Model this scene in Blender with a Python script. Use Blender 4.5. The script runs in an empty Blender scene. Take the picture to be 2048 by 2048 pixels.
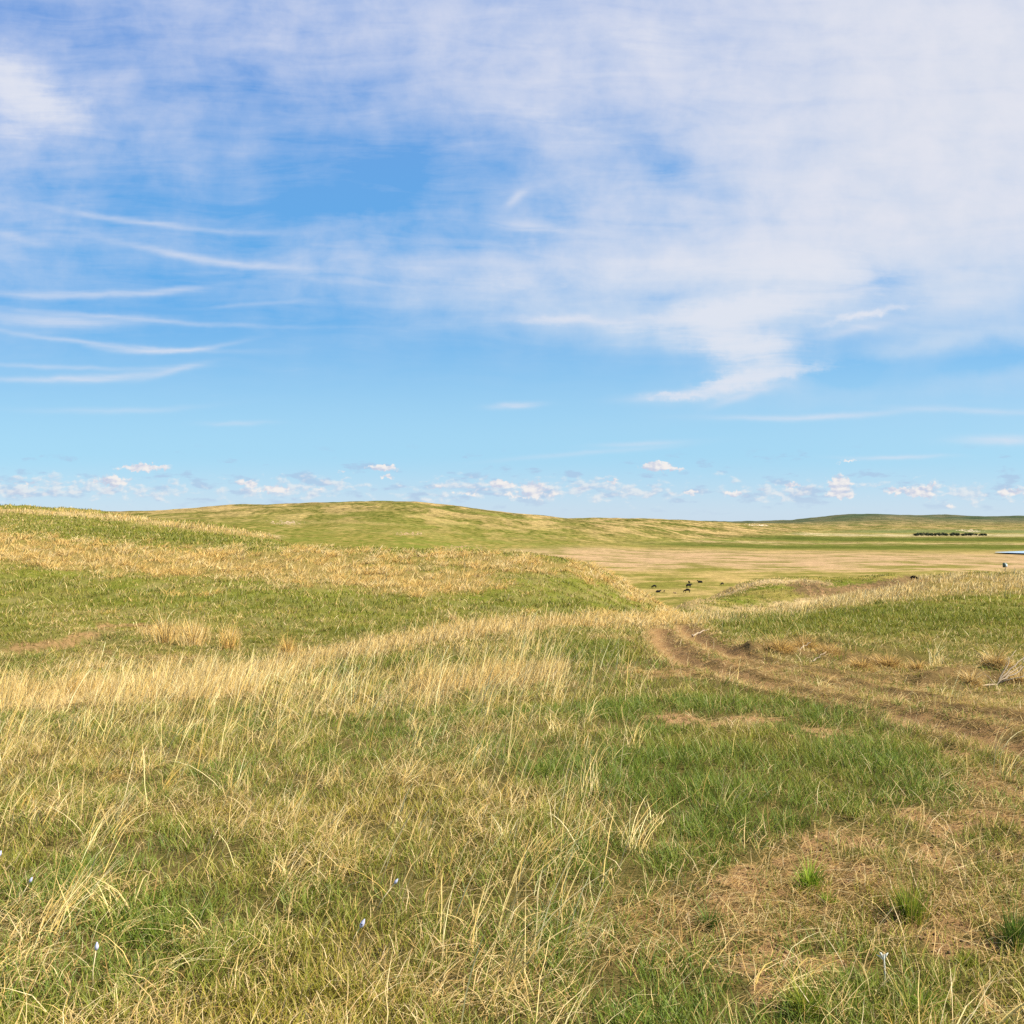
import bpy, bmesh, math, random
import numpy as np

C = bpy.context.scene.collection
scn = bpy.context.scene
R = math.radians

# ------------------------------------------------------------------ camera, sun, exposure
EYE = 1.6
F = 1773.0            # focal length in pixels of the 2048 px photograph
HZ = 1045.0           # row of the true horizon
cam_d = bpy.data.cameras.new('camera')
cam_d.sensor_width = 36.0
cam_d.lens = 36.0 * F / 2048.0
cam_d.clip_start = 0.05
cam_d.clip_end = 40000.0
cam = bpy.data.objects.new('camera', cam_d)
C.objects.link(cam)
cam.location = (0, 0, EYE)
cam.rotation_euler = (R(90) + math.atan((HZ - 1024) / F), 0, 0)
scn.camera = cam

SUN_EL, SUN_AZ = 46.0, 100.0     # azimuth: degrees to the right of the view direction
sd = bpy.data.lights.new('sun', 'SUN')
sd.energy = 4.8
sd.angle = R(0.9)
sd.color = (1.0, 0.95, 0.86)
sun = bpy.data.objects.new('sun', sd)
C.objects.link(sun)
sun.rotation_euler = (R(90 - SUN_EL), 0, R(180 - SUN_AZ))   # light travels away from the sun
sun.location = (30, 30, 60)

scn.view_settings.view_transform = 'Standard'
scn.view_settings.look = 'None'
scn.view_settings.exposure = 1.2
scn.view_settings.gamma = 1.0
scn.cycles.max_bounces = 6
scn.cycles.diffuse_bounces = 3
scn.cycles.glossy_bounces = 2
scn.cycles.transmission_bounces = 3
scn.cycles.volume_bounces = 0
scn.cycles.use_denoising = False
scn.cycles.sample_clamp_indirect = 3.0

# ------------------------------------------------------------------ node expression helper
class G:
    def __init__(self, tree): self.t = tree
    def node(self, typ, **kw):
        n = self.t.nodes.new(typ)
        for k, v in kw.items(): setattr(n, k, v)
        return n
    def put(self, sock, v):
        if isinstance(v, S): self.t.links.new(v.s, sock)
        else:
            try: sock.default_value = v
            except Exception: sock.default_value = (v, v, v)
    def math(self, op, *a, clamp=False):
        n = self.node('ShaderNodeMath', operation=op, use_clamp=clamp)
        for i, v in enumerate(a): self.put(n.inputs[i], v)
        return S(self, n.outputs[0])
    def vec(self, op, *a):
        n = self.node('ShaderNodeVectorMath', operation=op)
        for i, v in enumerate(a): self.put(n.inputs[i], v)
        return S(self, n.outputs['Value'] if op in ('LENGTH', 'DOT_PRODUCT') else n.outputs[0])
    def xyz(self, x, y, z):
        n = self.node('ShaderNodeCombineXYZ')
        for i, v in enumerate((x, y, z)): self.put(n.inputs[i], v)
        return S(self, n.outputs[0])
    def sep(self, v):
        n = self.node('ShaderNodeSeparateXYZ'); self.put(n.inputs[0], v)
        return [S(self, o) for o in n.outputs]
    def noise(self, vec, scale, detail=4, rough=0.5, dist=0.0, color=False):
        n = self.node('ShaderNodeTexNoise')
        self.put(n.inputs['Vector'], vec)
        self.put(n.inputs['Scale'], scale)
        n.inputs['Detail'].default_value = detail
        n.inputs['Roughness'].default_value = rough
        n.inputs['Distortion'].default_value = dist
        return S(self, n.outputs['Color'] if color else n.outputs[0])
    def smooth(self, v, a, b, lo=0.0, hi=1.0):
        n = self.node('ShaderNodeMapRange', interpolation_type='SMOOTHSTEP')
        for i, x in enumerate((v, a, b, lo, hi)): self.put(n.inputs[i], x)
        return S(self, n.outputs[0])
    def mix(self, f, a, b, blend='MIX'):
        n = self.node('ShaderNodeMix', data_type='RGBA', blend_type=blend)
        self.put(n.inputs[0], f)
        for i, v in ((6, a), (7, b)):
            if isinstance(v, S): self.put(n.inputs[i], v)
            else: n.inputs[i].default_value = (*v, 1.0)
        return S(self, n.outputs[2])
    def attr(self, name, out='Fac'):
        n = self.node('ShaderNodeAttribute', attribute_name=name)
        return S(self, n.outputs[out])

class S:
    def __init__(self, g, s): self.g, self.s = g, s
    def __add__(a, b): return a.g.math('ADD', a, b)
    __radd__ = __add__
    def __mul__(a, b): return a.g.math('MULTIPLY', a, b)
    __rmul__ = __mul__
    def __sub__(a, b): return a.g.math('SUBTRACT', a, b)
    def __rsub__(a, b): return a.g.math('SUBTRACT', b, a)
    def __truediv__(a, b): return a.g.math('DIVIDE', a, b)

def srgb(r, g, b):
    f = lambda c: (c / 255 / 12.92) if c <= 10 else (((c / 255) + 0.055) / 1.055) ** 2.4
    return (f(r), f(g), f(b))

# ------------------------------------------------------------------ sky
world = bpy.data.worlds.new('World')
scn.world = world
world.use_nodes = True
wt = world.node_tree
wt.nodes.clear()
g = G(wt)
skyn = g.node('ShaderNodeTexSky', sky_type='NISHITA')
skyn.sun_disc = False
skyn.sun_elevation = R(SUN_EL)
skyn.sun_rotation = R(SUN_AZ)
skyn.altitude = 900
skyn.air_density = 1.0
skyn.dust_density = 0.6
skyn.ozone_density = 1.6
sky_col = S(g, skyn.outputs[0])
tc = g.node('ShaderNodeTexCoord')
D = S(g, tc.outputs['Generated'])
dx, dy, dz = g.sep(D)
front = g.smooth(dy, 0.05, 0.25)
ys = g.math('MAXIMUM', dy, 0.05)
# direction expressed on a tangent plane to the north, scaled so that 100 units ~ 3.2 degrees
U = dx / ys * F + 1024
V = (HZ) - dz / ys * F
# cirrus deck: the direction cut by a horizontal sheet far above
zc = g.math('MAXIMUM', dz, 0.0) + 0.10
P = g.xyz(dx / zc, dy / zc, 0.0)
UV = g.xyz(U * 0.01, V * 0.01, 0.0)
w1 = g.vec('SUBTRACT', g.noise(UV, 0.28, 2, 0.5, color=True), (0.5, 0.5, 0.5))
w2 = g.vec('SUBTRACT', g.noise(UV, 1.1, 4, 0.6, color=True), (0.5, 0.5, 0.5))
wx1, wy1, _ = g.sep(w1)
wx2, wy2, _ = g.sep(w2)
Uw = U + wx1 * 150 + wx2 * 80
Vw = V + wy1 * 60 + wy2 * 34
Us = U + wx1 * 60 + wx2 * 26          # calm coordinates for thin streaks
Vs = V + wy1 * 14 + wy2 * 12

def blob(uv1, acc, cx, cy, rx, ry, ang, amp, curv=0.0):
    """acc + amp * exp(-q): a soft tilted ellipse (bent when curv is set); uv1 holds (u, v, 1)"""
    c, s = math.cos(R(ang)), math.sin(R(ang))
    a = g.vec('DOT_PRODUCT', uv1, (c / rx, s / rx, -(cx * c + cy * s) / rx))
    b = g.vec('DOT_PRODUCT', uv1, (-s / ry, c / ry, (cx * s - cy * c) / ry))
    a2 = a * a
    if curv: b = g.math('MULTIPLY_ADD', a2, -curv / ry, b)
    e = g.math('POWER', 0.36788, g.math('MULTIPLY_ADD', b, b, a2))
    return g.math('MULTIPLY_ADD', e, amp, acc)

# broad masses of thin cloud (cx, cy, rx, ry, tilt, amount)
broad = [
    (1950, 80, 520, 420, 20, 1.4), (1750, 420, 420, 170, 0, .55), (1200, 90, 420, 150, 12, .50),
    (640, 60, 520, 110, 8, .38), (30, 190, 125, 90, 22, .9), (-40, 420, 220, 200, 0, .25), (330, 260, 230, 120, 20, .22),
    (1130, 250, 160, 50, 14, .30), (1000, 560, 620, 75, 3, .46), (1480, 545, 380, 55, 2, .52), (1330, 400, 420, 100, 10, .30),
    (1540, 628, 230, 42, -8, .5), (1510, 715, 105, 62, 10, .35), (1450, 790, 110, 14, -3, .55), (1330, 640, 340, 40, 2, .34), (1700, 730, 110, 40, -14, -.35), (1760, 570, 110, 34, -6, -.55), (2000, 730, 200, 26, -12, -.2), (1480, 535, 300, 34, 2, .8), (1290, 290, 130, 60, 25, -.35), (1420, 370, 120, 45, 30, -.3), (1500, 130, 160, 60, 20, -.25), (1330, 800, 130, 10, 0, .0),
    (1900, 690, 330, 18, -8, .34), (1960, 590, 110, 45, 0, .26), (1780, 560, 120, 40, 0, -.42), (1850, 780, 420, 22, -6, .12),
    (620, 420, 420, 80, 6, -.12), (450, 560, 260, 60, 0, -.14), (1000, 330, 380, 60, 4, -.12), (1000, 230, 300, 45, 5, .16), (850, 440, 340, 30, -3, .14),
]
cov = 0.0
UVw = g.xyz(Uw, Vw, 1.0)
for bl in broad:
    cov = blob(UVw, cov, *bl)
# streaked texture of the veil
rot = g.node('ShaderNodeMapping'); g.put(rot.inputs[0], UV); rot.inputs['Rotation'].default_value = (0, 0, R(-9)); rot.inputs['Scale'].default_value = (0.34, 1.9, 1.0)
st = S(g, rot.outputs[0])
stw = g.vec('ADD', st, w1)
fib = g.noise(stw, 1.15, 7, 0.56, 0.6)
fine = g.noise(g.vec('ADD', g.vec('MULTIPLY', st, (0.8, 1.5, 1.0)), w1), 2.2, 7, 0.62, 0.9)
puff = g.noise(UV, 0.95, 7, 0.58, 0.2)
elsewhere = g.noise(P, 0.8, 6, 0.55, 0.3)
calm = g.smooth(Uw - Vw * 0.8, 200, 1700, 1.0, 0.55)
veil = cov * (((fib - 0.5) * 1.2 + (puff - 0.5) * 1.7) * calm + 1.0) + ((fib - 0.5) * 0.42 + (fine - 0.5) * 0.14 + (puff - 0.5) * 0.3 + 0.04) * g.smooth(V, 860, 500)
veil = veil * front + g.smooth(elsewhere, 0.42, 0.72) * 0.5 * (1.0 - front)
veil = g.math('MAXIMUM', veil, 0.0)
veil = 1.0 - g.math('EXPONENT', veil * -1.75)

# thin bright streaks (cx, cy, rx, ry, tilt, amount, curvature)
streaks = [
    (300, 445, 210, 7, 7, .55, -8), (420, 520, 190, 8, 8, .80, -10), (150, 590, 230, 8, 0, .60, -14), (330, 578, 60, 6, -8, .35, 0),
    (110, 642, 150, 13, 3, .75, -8), (300, 640, 300, 5, 4, .40, -6), (210, 690, 240, 5, 6, .50, -12), (330, 703, 120, 5, -2, .75, -9),
    (120, 735, 200, 5, 2, .40, -6), (220, 755, 120, 9, -4, .70, -5), (350, 742, 60, 6, -14, .40, 0), (60, 758, 120, 5, 1, .50, 0),
    (230, 822, 150, 6, -1, .35, -4), (480, 848, 60, 5, 0, .40, 0), (1030, 809, 45, 6, -3, .9, 0), (20, 470, 90, 10, 14, .35, 0),
    (1150, 638, 140, 9, 0, .75, -4), (1620, 836, 170, 6, -2, .70, -5), (1340, 790, 80, 9, -4, .60, 0), (1480, 795, 60, 8, -16, .6, 0),
    (1720, 660, 90, 8, -12, .5, 0), (1960, 822, 150, 6, 2, .45, 0), (2010, 880, 80, 9, -1, .8, 0), (1800, 914, 90, 4, 0, .6, 0),
    (1170, 905, 160, 5, -5, .35, 0), (1280, 885, 80, 5, -3, .4, 0), (1035, 392, 26, 9, -38, .75, 0), (1050, 445, 60, 14, 3, .55, 0), (1150, 460, 120, 8, 4, .4, 0),
    (1420, 520, 120, 20, -2, .45, 0), (1580, 505, 90, 22, 2, .55, 0), (1930, 600, 70, 18, -10, .4, 0), (680, 560, 200, 6, 4, .2, 0), (900, 520, 260, 9, 2, .2, 0), (500, 608, 120, 4, -3, .25, 0),
]
sk = 0.0
UVs = g.xyz(Us, Vs, 1.0)
for s_ in streaks:
    sk = blob(UVs, sk, *s_)
# crisper lobes of thicker cirrus with feathered edges
w3 = g.vec('SUBTRACT', g.noise(UV, 2.6, 5, 0.62, color=True), (0.5, 0.5, 0.5))
wx3, wy3, _ = g.sep(w3)
UVe = g.xyz(U + wx1 * 50 + wx2 * 50 + wx3 * 60, V + wy1 * 16 + wy2 * 30 + wy3 * 40, 1.0)
lobe = 0.0
for l_ in [(1520, 612, 230, 30, -8, .9), (1490, 690, 125, 52, 10, 1.05), (1440, 768, 75, 20, -10, .8), (1340, 793, 70, 8, 0, .6), (1560, 755, 90, 18, -12, .5), (1740, 628, 110, 12, -12, .9), (1480, 535, 300, 30, 2, .62), (1650, 520, 110, 40, 4, .4),
           (0, 150, 120, 60, 24, .80), (90, 215, 100, 40, 8, .6), (20, 270, 120, 40, 0, .3), (1140, 250, 150, 30, 14, .42), (1010, 560, 300, 24, 3, .38), (1350, 80, 160, 60, 10, .3), (1130, 640, 150, 10, 0, .5)]:
    lobe = blob(UVe, lobe, *l_)
lobe = g.smooth(lobe + (fine - 0.5) * 0.7 + (fib - 0.5) * 0.7 + (puff - 0.5) * 0.5, 0.15, 1.05)
veil = g.math('MAXIMUM', veil, lobe * front * 0.92)
sk = sk * front * (0.20 + fine * 1.1)
sk = g.math('MINIMUM', sk, 0.8)

# small cumulus low over the horizon
cu_uv = g.xyz(U * 0.01, V * 0.018, 0.0)
cn = g.noise(cu_uv, 3.3, 6, 0.55, 0.1)
cn_up = g.noise(g.xyz(U * 0.01 + 0.05, V * 0.018 - 0.09, 0.0), 3.3, 6, 0.55, 0.1)
cpatch = g.noise(g.xyz(U * 0.01, V * 0.02, 7.0), 0.6, 2, 0.5)
band = g.math('EXPONENT', g.math('POWER', g.math('ABSOLUTE', (V - 978) / 36), 2.0) * -1.0)
Uc = U + (g.noise(UV, 9.0, 4, 0.6) - 0.5) * 46
Vc = V + (g.noise(g.xyz(U * 0.01, V * 0.01, 3.0), 9.0, 4, 0.6) - 0.5) * 30
cums = [(290, 935, 52, 9, 0, 1.2), (225, 962, 50, 12, 0, .9), (765, 936, 32, 8, 0, 1.1), (775, 953, 18, 6, 0, 1.0), (490, 966, 30, 7, 0, .8), (545, 978, 36, 10, 0, 1.0), (685, 942, 16, 6, 0, .7),
        (1310, 932, 36, 10, -4, 1.2), (1350, 939, 26, 5, 0, .7), (1680, 970, 24, 20, 10, 1.3), (1685, 990, 34, 8, 0, .8), (1585, 970, 20, 7, 0, 1.0), (1000, 968, 28, 9, 0, 1.0), (1070, 972, 36, 12, 0, .9), (1060, 990, 60, 8, 0, .8),
        (1225, 963, 22, 5, 0, .7), (1385, 985, 24, 6, 0, .8), (1470, 988, 22, 7, 0, .9), (1790, 980, 30, 8, -8, 1.0), (1840, 988, 34, 9, 0, 1.0), (1860, 972, 20, 6, -10, .9), (2025, 984, 34, 9, 0, 1.0), (1700, 920, 30, 6, -8, .8), (60, 968, 30, 7, 0, .7), (640, 975, 20, 5, 0, .6), (930, 985, 36, 8, 0, .7), (870, 975, 30, 6, 0, .6), (1900, 1012, 14, 5, 0, .6)]
cc = 0.0
UVc = g.xyz(Uc, Vc, 1.0)
for c_ in cums:
    cc = blob(UVc, cc, *c_)
cden = g.smooth(cn * 0.75 + cpatch * 0.5 + band * 0.28 - 0.30, 0.53, 0.70) * g.smooth(band, 0.05, 0.5) * g.smooth(V, 1040, 1000)
cum = g.math('MINIMUM', cden * 0.6 + g.smooth(cc + (cn - 0.5) * 1.1, 0.36, 0.80), 1.0) * front
shade = g.smooth(cn - cn_up, -0.16, 0.14)          # which side of the puff looks up at the light
greyc = g.noise(g.xyz(U * 0.01, V * 0.03, 11.0), 1.7, 5, 0.55)
grey = g.smooth(greyc + band * 0.10, 0.58, 0.72) * g.smooth(V, 880, 930) * g.smooth(V, 1045, 985) * 0.45 * front

# colour: the physical sky, tinted towards the photograph, then the clouds over it
K = 0.085
base = g.mix(1.0, sky_col, (0.80 , 1.05, 1.0), 'MULTIPLY')
lowv = g.smooth(V, 1045, 860) * front + (1.0 - front)
def lc(r, gg, b, k=1.0):
    c = srgb(r, gg, b); e = 2 ** scn.view_settings.exposure
    return tuple(x / e / K * k for x in c)
grad = g.mix(g.smooth(V, 1045, 900), lc(196, 213, 236), lc(160, 208, 239))
grad = g.mix(g.smooth(V, 900, 560), grad, lc(97, 170, 233))
grad = g.mix(g.smooth(V, 560, 0), grad, lc(110, 157, 226))
sky_mix = g.mix(0.88, base, grad)
sky_mix = g.mix(1.0 - front, sky_mix, base)
veil_col = g.mix(g.smooth(U, 300, 2000), lc(203, 214, 240), lc(225, 228, 238))
veil_col = g.mix(g.smooth(puff, 0.35, 0.7) * 0.5, veil_col, lc(232, 232, 241))
veil_col = g.mix(g.smooth(V, 760, 420), lc(205, 222, 240), veil_col)
col = g.mix(veil, sky_mix, veil_col)
col = g.mix(lobe * 0.72, col, lc(228, 231, 241))
col = g.mix(sk, col, lc(224, 228, 240))
col = g.mix(grey, col, lc(168, 186, 220))
col = g.mix(cum, col, g.mix(shade, lc(198, 207, 227), lc(243, 240, 238)))
bg = g.node('ShaderNodeBackground')
g.put(bg.inputs[0], col)
bg.inputs[1].default_value = K
wo = g.node('ShaderNodeOutputWorld')
wt.links.new(bg.outputs[0], wo.inputs[0])
world.cycles.sampling_method = 'MANUAL'
world.cycles.sample_map_resolution = 512

# ------------------------------------------------------------------ numeric noise
rng = np.random.default_rng(7)
_perm = rng.permutation(512).astype(np.int64)
_ga = rng.random(512) * 2 * np.pi
_gx, _gy = np.cos(_ga), np.sin(_ga)

def pnoise(x, y, seed=0):
    """gradient noise, about -0.7..0.7"""
    x = np.asarray(x, dtype=np.float64); y = np.asarray(y, dtype=np.float64)
    xi = np.floor(x).astype(np.int64); yi = np.floor(y).astype(np.int64)
    fx = x - xi; fy = y - yi
    u = fx * fx * fx * (fx * (fx * 6 - 15) + 10); v = fy * fy * fy * (fy * (fy * 6 - 15) + 10)
    def gr(ix, iy, dx_, dy_):
        h = _perm[(_perm[(ix + seed * 57) & 511] + iy * 3 + seed) & 511]
        return _gx[h] * dx_ + _gy[h] * dy_
    a = gr(xi, yi, fx, fy); b = gr(xi + 1, yi, fx - 1, fy)
    c = gr(xi, yi + 1, fx, fy - 1); d = gr(xi + 1, yi + 1, fx - 1, fy - 1)
    return (a + (b - a) * u) * (1 - v) + (c + (d - c) * u) * v

def fbm(x, y, octs=4, seed=0, gain=0.5):
    s = 0; a = 1.0
    for o in range(octs):
        s = s + a * pnoise(x * 2 ** o, y * 2 ** o, seed + o * 11)
        a *= gain
    return s

def sstep(v, a, b):
    t = np.clip((v - a) / (b - a), 0, 1)
    return t * t * (3 - 2 * t)

# ------------------------------------------------------------------ the lie of the land
# Rows read off the photograph at known columns; each entry is turned into a true height at
# its true distance (values above 200 are photo rows, smaller ones are heights in metres).
YK = np.array([1, 2.8, 5, 8, 12, 16, 20, 25, 30, 36, 45, 60, 90, 115, 170, 300, 430, 700, 1000, 1500, 2300, 3500, 6000, 9000, 14000.])
COLS = {
 -2600: [0, 0, 1625, 1450, 1385, 1335, 1290, 1235, 1185, 1120, 1060, 1.2, 3.5, 4, 3, 0, -5, -8, -5, 12, 15, 10, 40, 30, 20],
 -700: [0, 0, 1625, 1450, 1385, 1335, 1290, 1240, 1185, 1120, 1062, 1046, 1008, 4, 3, 0, -5, -8, -8, 14, 15, 10, 20, 30, 20],
 0:    [0, 0, 1625, 1450, 1385, 1335, 1292, 1240, 1185, 1125, 1070, 1048, 1014, 3.4, 1, -8, -12, -15, -10, 18, 14, 0, 0, 10, 10],
 256:  [0, 0, 1625, 1450, 1380, 1340, 1300, 1240, 1185, 1138, 1084, 1062, 1032, 2.2, -1, -12, -16, -16, 1050, 1022, 12, 0, 0, 10, 10],
 512:  [0, 0, 1625, 1450, 1375, 1350, 1308, 1238, 1188, 1145, 1094, 1086, 1072, -1.5, -7, -18, -20, 1092, 1052, 1009, 14, 0, 0, 10, 10],
 768:  [0, 0, 1625, 1450, 1372, 1322, 1282, 1245, 1200, 1150, 1098, -1.6, -4, -6, -12, -22, -24, 1092, 1050, 1006, 14, 0, 0, 10, 10],
 1024: [0, 0, 1620, 1440, 1360, 1302, 1264, 1243, 1208, 1160, 1106, -2.6, -6, -9, -16, -27, -30, -27, 1074, 1028, 10, 0, 0, 10, 10],
 1160: [0, 0, 1620, 1435, 1350, 1300, 1266, 1246, 1226, 1185, 1122, -3.6, -8, -11, -19, -28, -30, -28, 1084, 1040, 1036, -5, 0, 5, 5],
 1280: [0, 0, 1620, 1430, 1342, 1298, 1272, 1256, 1244, 1232, 1190, 1206, -8.6, -11, -20, -28.5, -30, -29, -27, 1052, 1036, -5, 0, 5, 5],
 1400: [0, 0, 1618, 1425, 1336, 1296, 1272, 1255, 1243, 1236, -3.6, -5.6, 1204, -8.8, -14, -27, -29.5, -29, -28, -22, 1040, -5, 0, 5, 0],
 1536: [0, 0, 1618, 1425, 1345, 1300, 1270, 1250, 1238, 1227, -3.6, -6.0, -7.0, 1160, -12, -27, -29.5, -30, -30, -28, -12, -5, 0, 3, 0],
 1680: [0, 0, 1618, 1425, 1362, 1306, 1262, 1238, 1220, 1207, 1195, -4.8, -7.4, 1159, -12, -26, -29.5, -30, -30, -30, -27, -20, 1032, 20, 0],
 1792: [0, 0, 1618, 1430, 1376, 1318, 1270, 1240, 1218, 1196, 1178, -4.5, -7.4, 1152, -12, 1157, -28, -30, -30, -30, -28, -20, 1029, 20, 0],
 1865: [0, 0, 1619, 1433, 1381, 1321, 1275, 1243, 1217, 1188, 1152, -4.0, -7.6, -8, -14, -20, -29, -30, -30, -30, -28, -21, 1031, 20, 0],
 2048: [0, 0, 1620, 1440, 1392, 1330, 1286, 1250, 1220, 1183, 1147, -3.0, -6.5, -9, -15, -22, -30, -31, -30, -30, -28, -22, 1035, 20, 0],
 2700: [0, 0, 1620, 1445, 1395, 1335, 1290, 1250, 1215, 1172, 1128, -1.5, -5, -8, -14, -24, -30, -31, -30, -30, -28, -22, 1036, 20, 0],
 4600: [0, 0, 1620, 1445, 1395, 1335, 1290, 1250, 1210, 1168, 1124, -1, -4, -7, -14, -24, -30, -31, -30, -30, -28, -22, 30, 20, 0],
}
cu_ = np.array(sorted(COLS)); ZK = np.zeros((len(cu_), len(YK)))
for i, c in enumerate(cu_):
    for j, v in enumerate(COLS[int(c)]):
        ZK[i, j] = v if v < 200 else EYE - (v - HZ) * YK[j] / F

def hermite(xk, yk, x):
    """monotone-ish cubic (limited slopes) through (xk, yk[..., k]) at x; yk last axis follows xk"""
    h = np.diff(xk); dlt = np.diff(yk, axis=-1) / h
    m = np.zeros_like(yk)
    p = dlt[..., :-1] * dlt[..., 1:]
    m[..., 1:-1] = np.where(p > 0, 2 * p / (dlt[..., :-1] + dlt[..., 1:] + 1e-12), 0)
    m[..., 0] = dlt[..., 0]; m[..., -1] = dlt[..., -1]
    k = np.clip(np.searchsorted(xk, x) - 1, 0, len(xk) - 2)
    t = np.clip((x - xk[k]) / h[k], 0, 1)
    return k, t, m, h

LK = np.log(YK)
# dense lookup table: columns every 8 px, rows every 0.01 in log distance
tu = np.arange(-2600, 4601, 10.0); tl = np.arange(0, LK[-1], 0.01)
def interp_axis(xk, yk, x):
    k, t, m, h = hermite(xk, yk, x)
    y0, y1, m0, m1 = yk[..., k], yk[..., k + 1], m[..., k], m[..., k + 1]
    hh = h[k]
    return (2*t**3 - 3*t**2 + 1) * y0 + (t**3 - 2*t**2 + t) * hh * m0 + (-2*t**3 + 3*t**2) * y1 + (t**3 - t**2) * hh * m1
A_ = interp_axis(LK, ZK, tl)                       # cols x tl
ZT = interp_axis(cu_.astype(float), A_.T.copy(), tu)    # tl x tu
def blur(a, n, axis):
    k = np.hanning(n + 2)[1:-1]; k /= k.sum()
    return np.apply_along_axis(lambda r: np.convolve(np.pad(r, n // 2, mode='edge'), k, mode='valid'), axis, a)
ZT = blur(ZT, 9, 0); ZT = blur(ZT, 9, 1)

def smooth_z(x, y):
    x = np.asarray(x, float); y = np.asarray(y, float)
    yy = np.maximum(y, 1.0)
    u = (1024 + F * x / yy + 2600) / 10.0
    v = np.log(yy) / 0.01
    u = np.clip(u, 0, len(tu) - 1.001); v = np.clip(v, 0, len(tl) - 1.001)
    i = u.astype(int); j = v.astype(int); fu = u - i; fv = v - j
    z = (ZT[j, i] * (1 - fu) + ZT[j, i + 1] * fu) * (1 - fv) + (ZT[j + 1, i] * (1 - fu) + ZT[j + 1, i + 1] * fu) * fv
    return z

def locate(px, py, y0=1.5, y1=9000, behind=0.0):
    """the first place along a photo sight line that meets the land"""
    ys_ = np.exp(np.arange(math.log(y0), math.log(y1), 0.004))
    xs_ = (px - 1024) / F * ys_
    z = smooth_z(xs_, ys_)
    row = HZ - (z - EYE) * F / ys_
    k = np.argmax(row <= py)
    if row[k] > py: k = int(np.argmin(row))
    return float(xs_[k]), float(ys_[k])

def seg_dist(x, y, pts):
    """distance to a polyline and the side-independent nearest parameter"""
    best = np.full(np.shape(x), 1e9)
    for (ax, ay), (bx, by) in zip(pts[:-1], pts[1:]):
        dx_, dy_ = bx - ax, by - ay
        L = dx_ * dx_ + dy_ * dy_ + 1e-9
        t = np.clip(((x - ax) * dx_ + (y - ay) * dy_) / L, 0, 1)
        best = np.minimum(best, np.hypot(x - ax - t * dx_, y - ay - t * dy_))
    return best

RUTS_PX = [
    [(1321, 1262), (1325, 1285), (1353, 1309), (1395, 1333), (1475, 1352), (1530, 1370), (1607, 1394), (1713, 1408), (1819, 1430), (1898, 1463), (1978, 1482), (2060, 1506), (2200, 1550)],
    [(1363, 1252), (1395, 1277), (1448, 1304), (1501, 1322), (1580, 1338), (1686, 1352), (1819, 1366), (2048, 1392), (2200, 1410)],
]
RUTS_PX.append([(1475, 1352), (1600, 1372), (1760, 1392), (1900, 1420), (2060, 1452), (2200, 1480)])
RUTS_PX.append([(1580, 1338), (1700, 1368), (1820, 1396), (1960, 1412), (2100, 1432)])
RUTS = [[locate(a, b) for a, b in r] for r in RUTS_PX]
FAR_RUTS = [[locate(a, b, 64) for a, b in r] for r in ([(1600, 1166), (1615, 1180), (1632, 1204)], [(1628, 1166), (1640, 1185), (1652, 1204)])]

def rut_depth(x, y):
    d = np.minimum(seg_dist(x, y, RUTS[0]), seg_dist(x, y, RUTS[1]))
    return np.minimum(d, np.minimum(seg_dist(x, y, RUTS[2]), seg_dist(x, y, RUTS[3])) + 0.10)

HOLLOW = [locate(*p) for p in ((30, 1300), (90, 1290), (140, 1282), (185, 1272))]
HOLLOW2 = [locate(*p) for p in ((205, 1252), (270, 1250))]
BANKS = [[locate(*p) for p in b] for b in (((1535, 1310), (1560, 1292), (1600, 1288), (1650, 1290)), ((1690, 1322), (1730, 1312), (1790, 1312)), ((1880, 1362), (1960, 1352), (2060, 1350)))]

def height(x, y):
    x = np.asarray(x, float); y = np.asarray(y, float)
    z = smooth_z(x, y)
    r = np.hypot(x, y)
    near = 1 - sstep(r, 60, 140)
    z = z + near * (0.035 * fbm(x * 1.3, y * 1.3, 4, 3) + 0.05 * fbm(x * 0.35, y * 0.35, 2, 5)) * sstep(r, 0.5, 3)
    # mid-distance hummocks
    mid = sstep(r, 18, 30) * (1 - sstep(r, 400, 900))
    z = z + mid * (0.16 * fbm(x * 0.45, y * 0.45, 3, 9))
    # small dunes far away
    far = sstep(y, 350, 1100)
    plain = np.exp(-((z + 30) / 5.0) ** 2)
    z = z + far * (1 - 0.93 * plain) * (7.0 * fbm(x / 420, y / 620, 5, 21, 0.48) + 2.4 * fbm(x / 70, y / 90, 4, 31)) * sstep(y, 300, 1500)
    z = z + sstep(y, 3500, 6000) * (30.0 * fbm(x / 800, y / 1500, 4, 25, 0.5))
    # hillock field before the plain
    z = z + sstep(y, 55, 90) * (1 - sstep(y, 260, 420)) * 0.85 * fbm(x / 16, y / 16, 4, 41)
    # wheel ruts
    if np.any(r < 90):
        d = rut_depth(x, y)
        rough = 1 + 0.5 * pnoise(x * 3, y * 3, 71)
        z = z - 0.09 * np.exp(-(d / 0.24) ** 2) * rough + 0.045 * np.exp(-((d - 0.42) / 0.14) ** 2) * rough
        d = seg_dist(x, y, HOLLOW)
        z = z - 0.75 * np.exp(-(d / 0.40) ** 2) * sstep(1 - d, -1, 1)
        d = seg_dist(x, y, HOLLOW2)
        z = z - 0.22 * np.exp(-(d / 0.4) ** 2)
        for b in BANKS:
            d = seg_dist(x, y, b)
            z = z + 0.17 * np.exp(-(d / 0.5) ** 2) * (1 + 0.8 * fbm(x * 2.2, y * 2.2, 3, 77))
            d = seg_dist(x, y - -0.55, [(p[0], p[1]) for p in b])
            z = z - 0.10 * np.exp(-(d / 0.35) ** 2)
    # bare patches sit a little lower and are uneven
    nearer = 1 - sstep(r, 12, 20)
    z = z + nearer * 0.02 * fbm(x * 5, y * 5, 3, 15)
    return z

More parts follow.
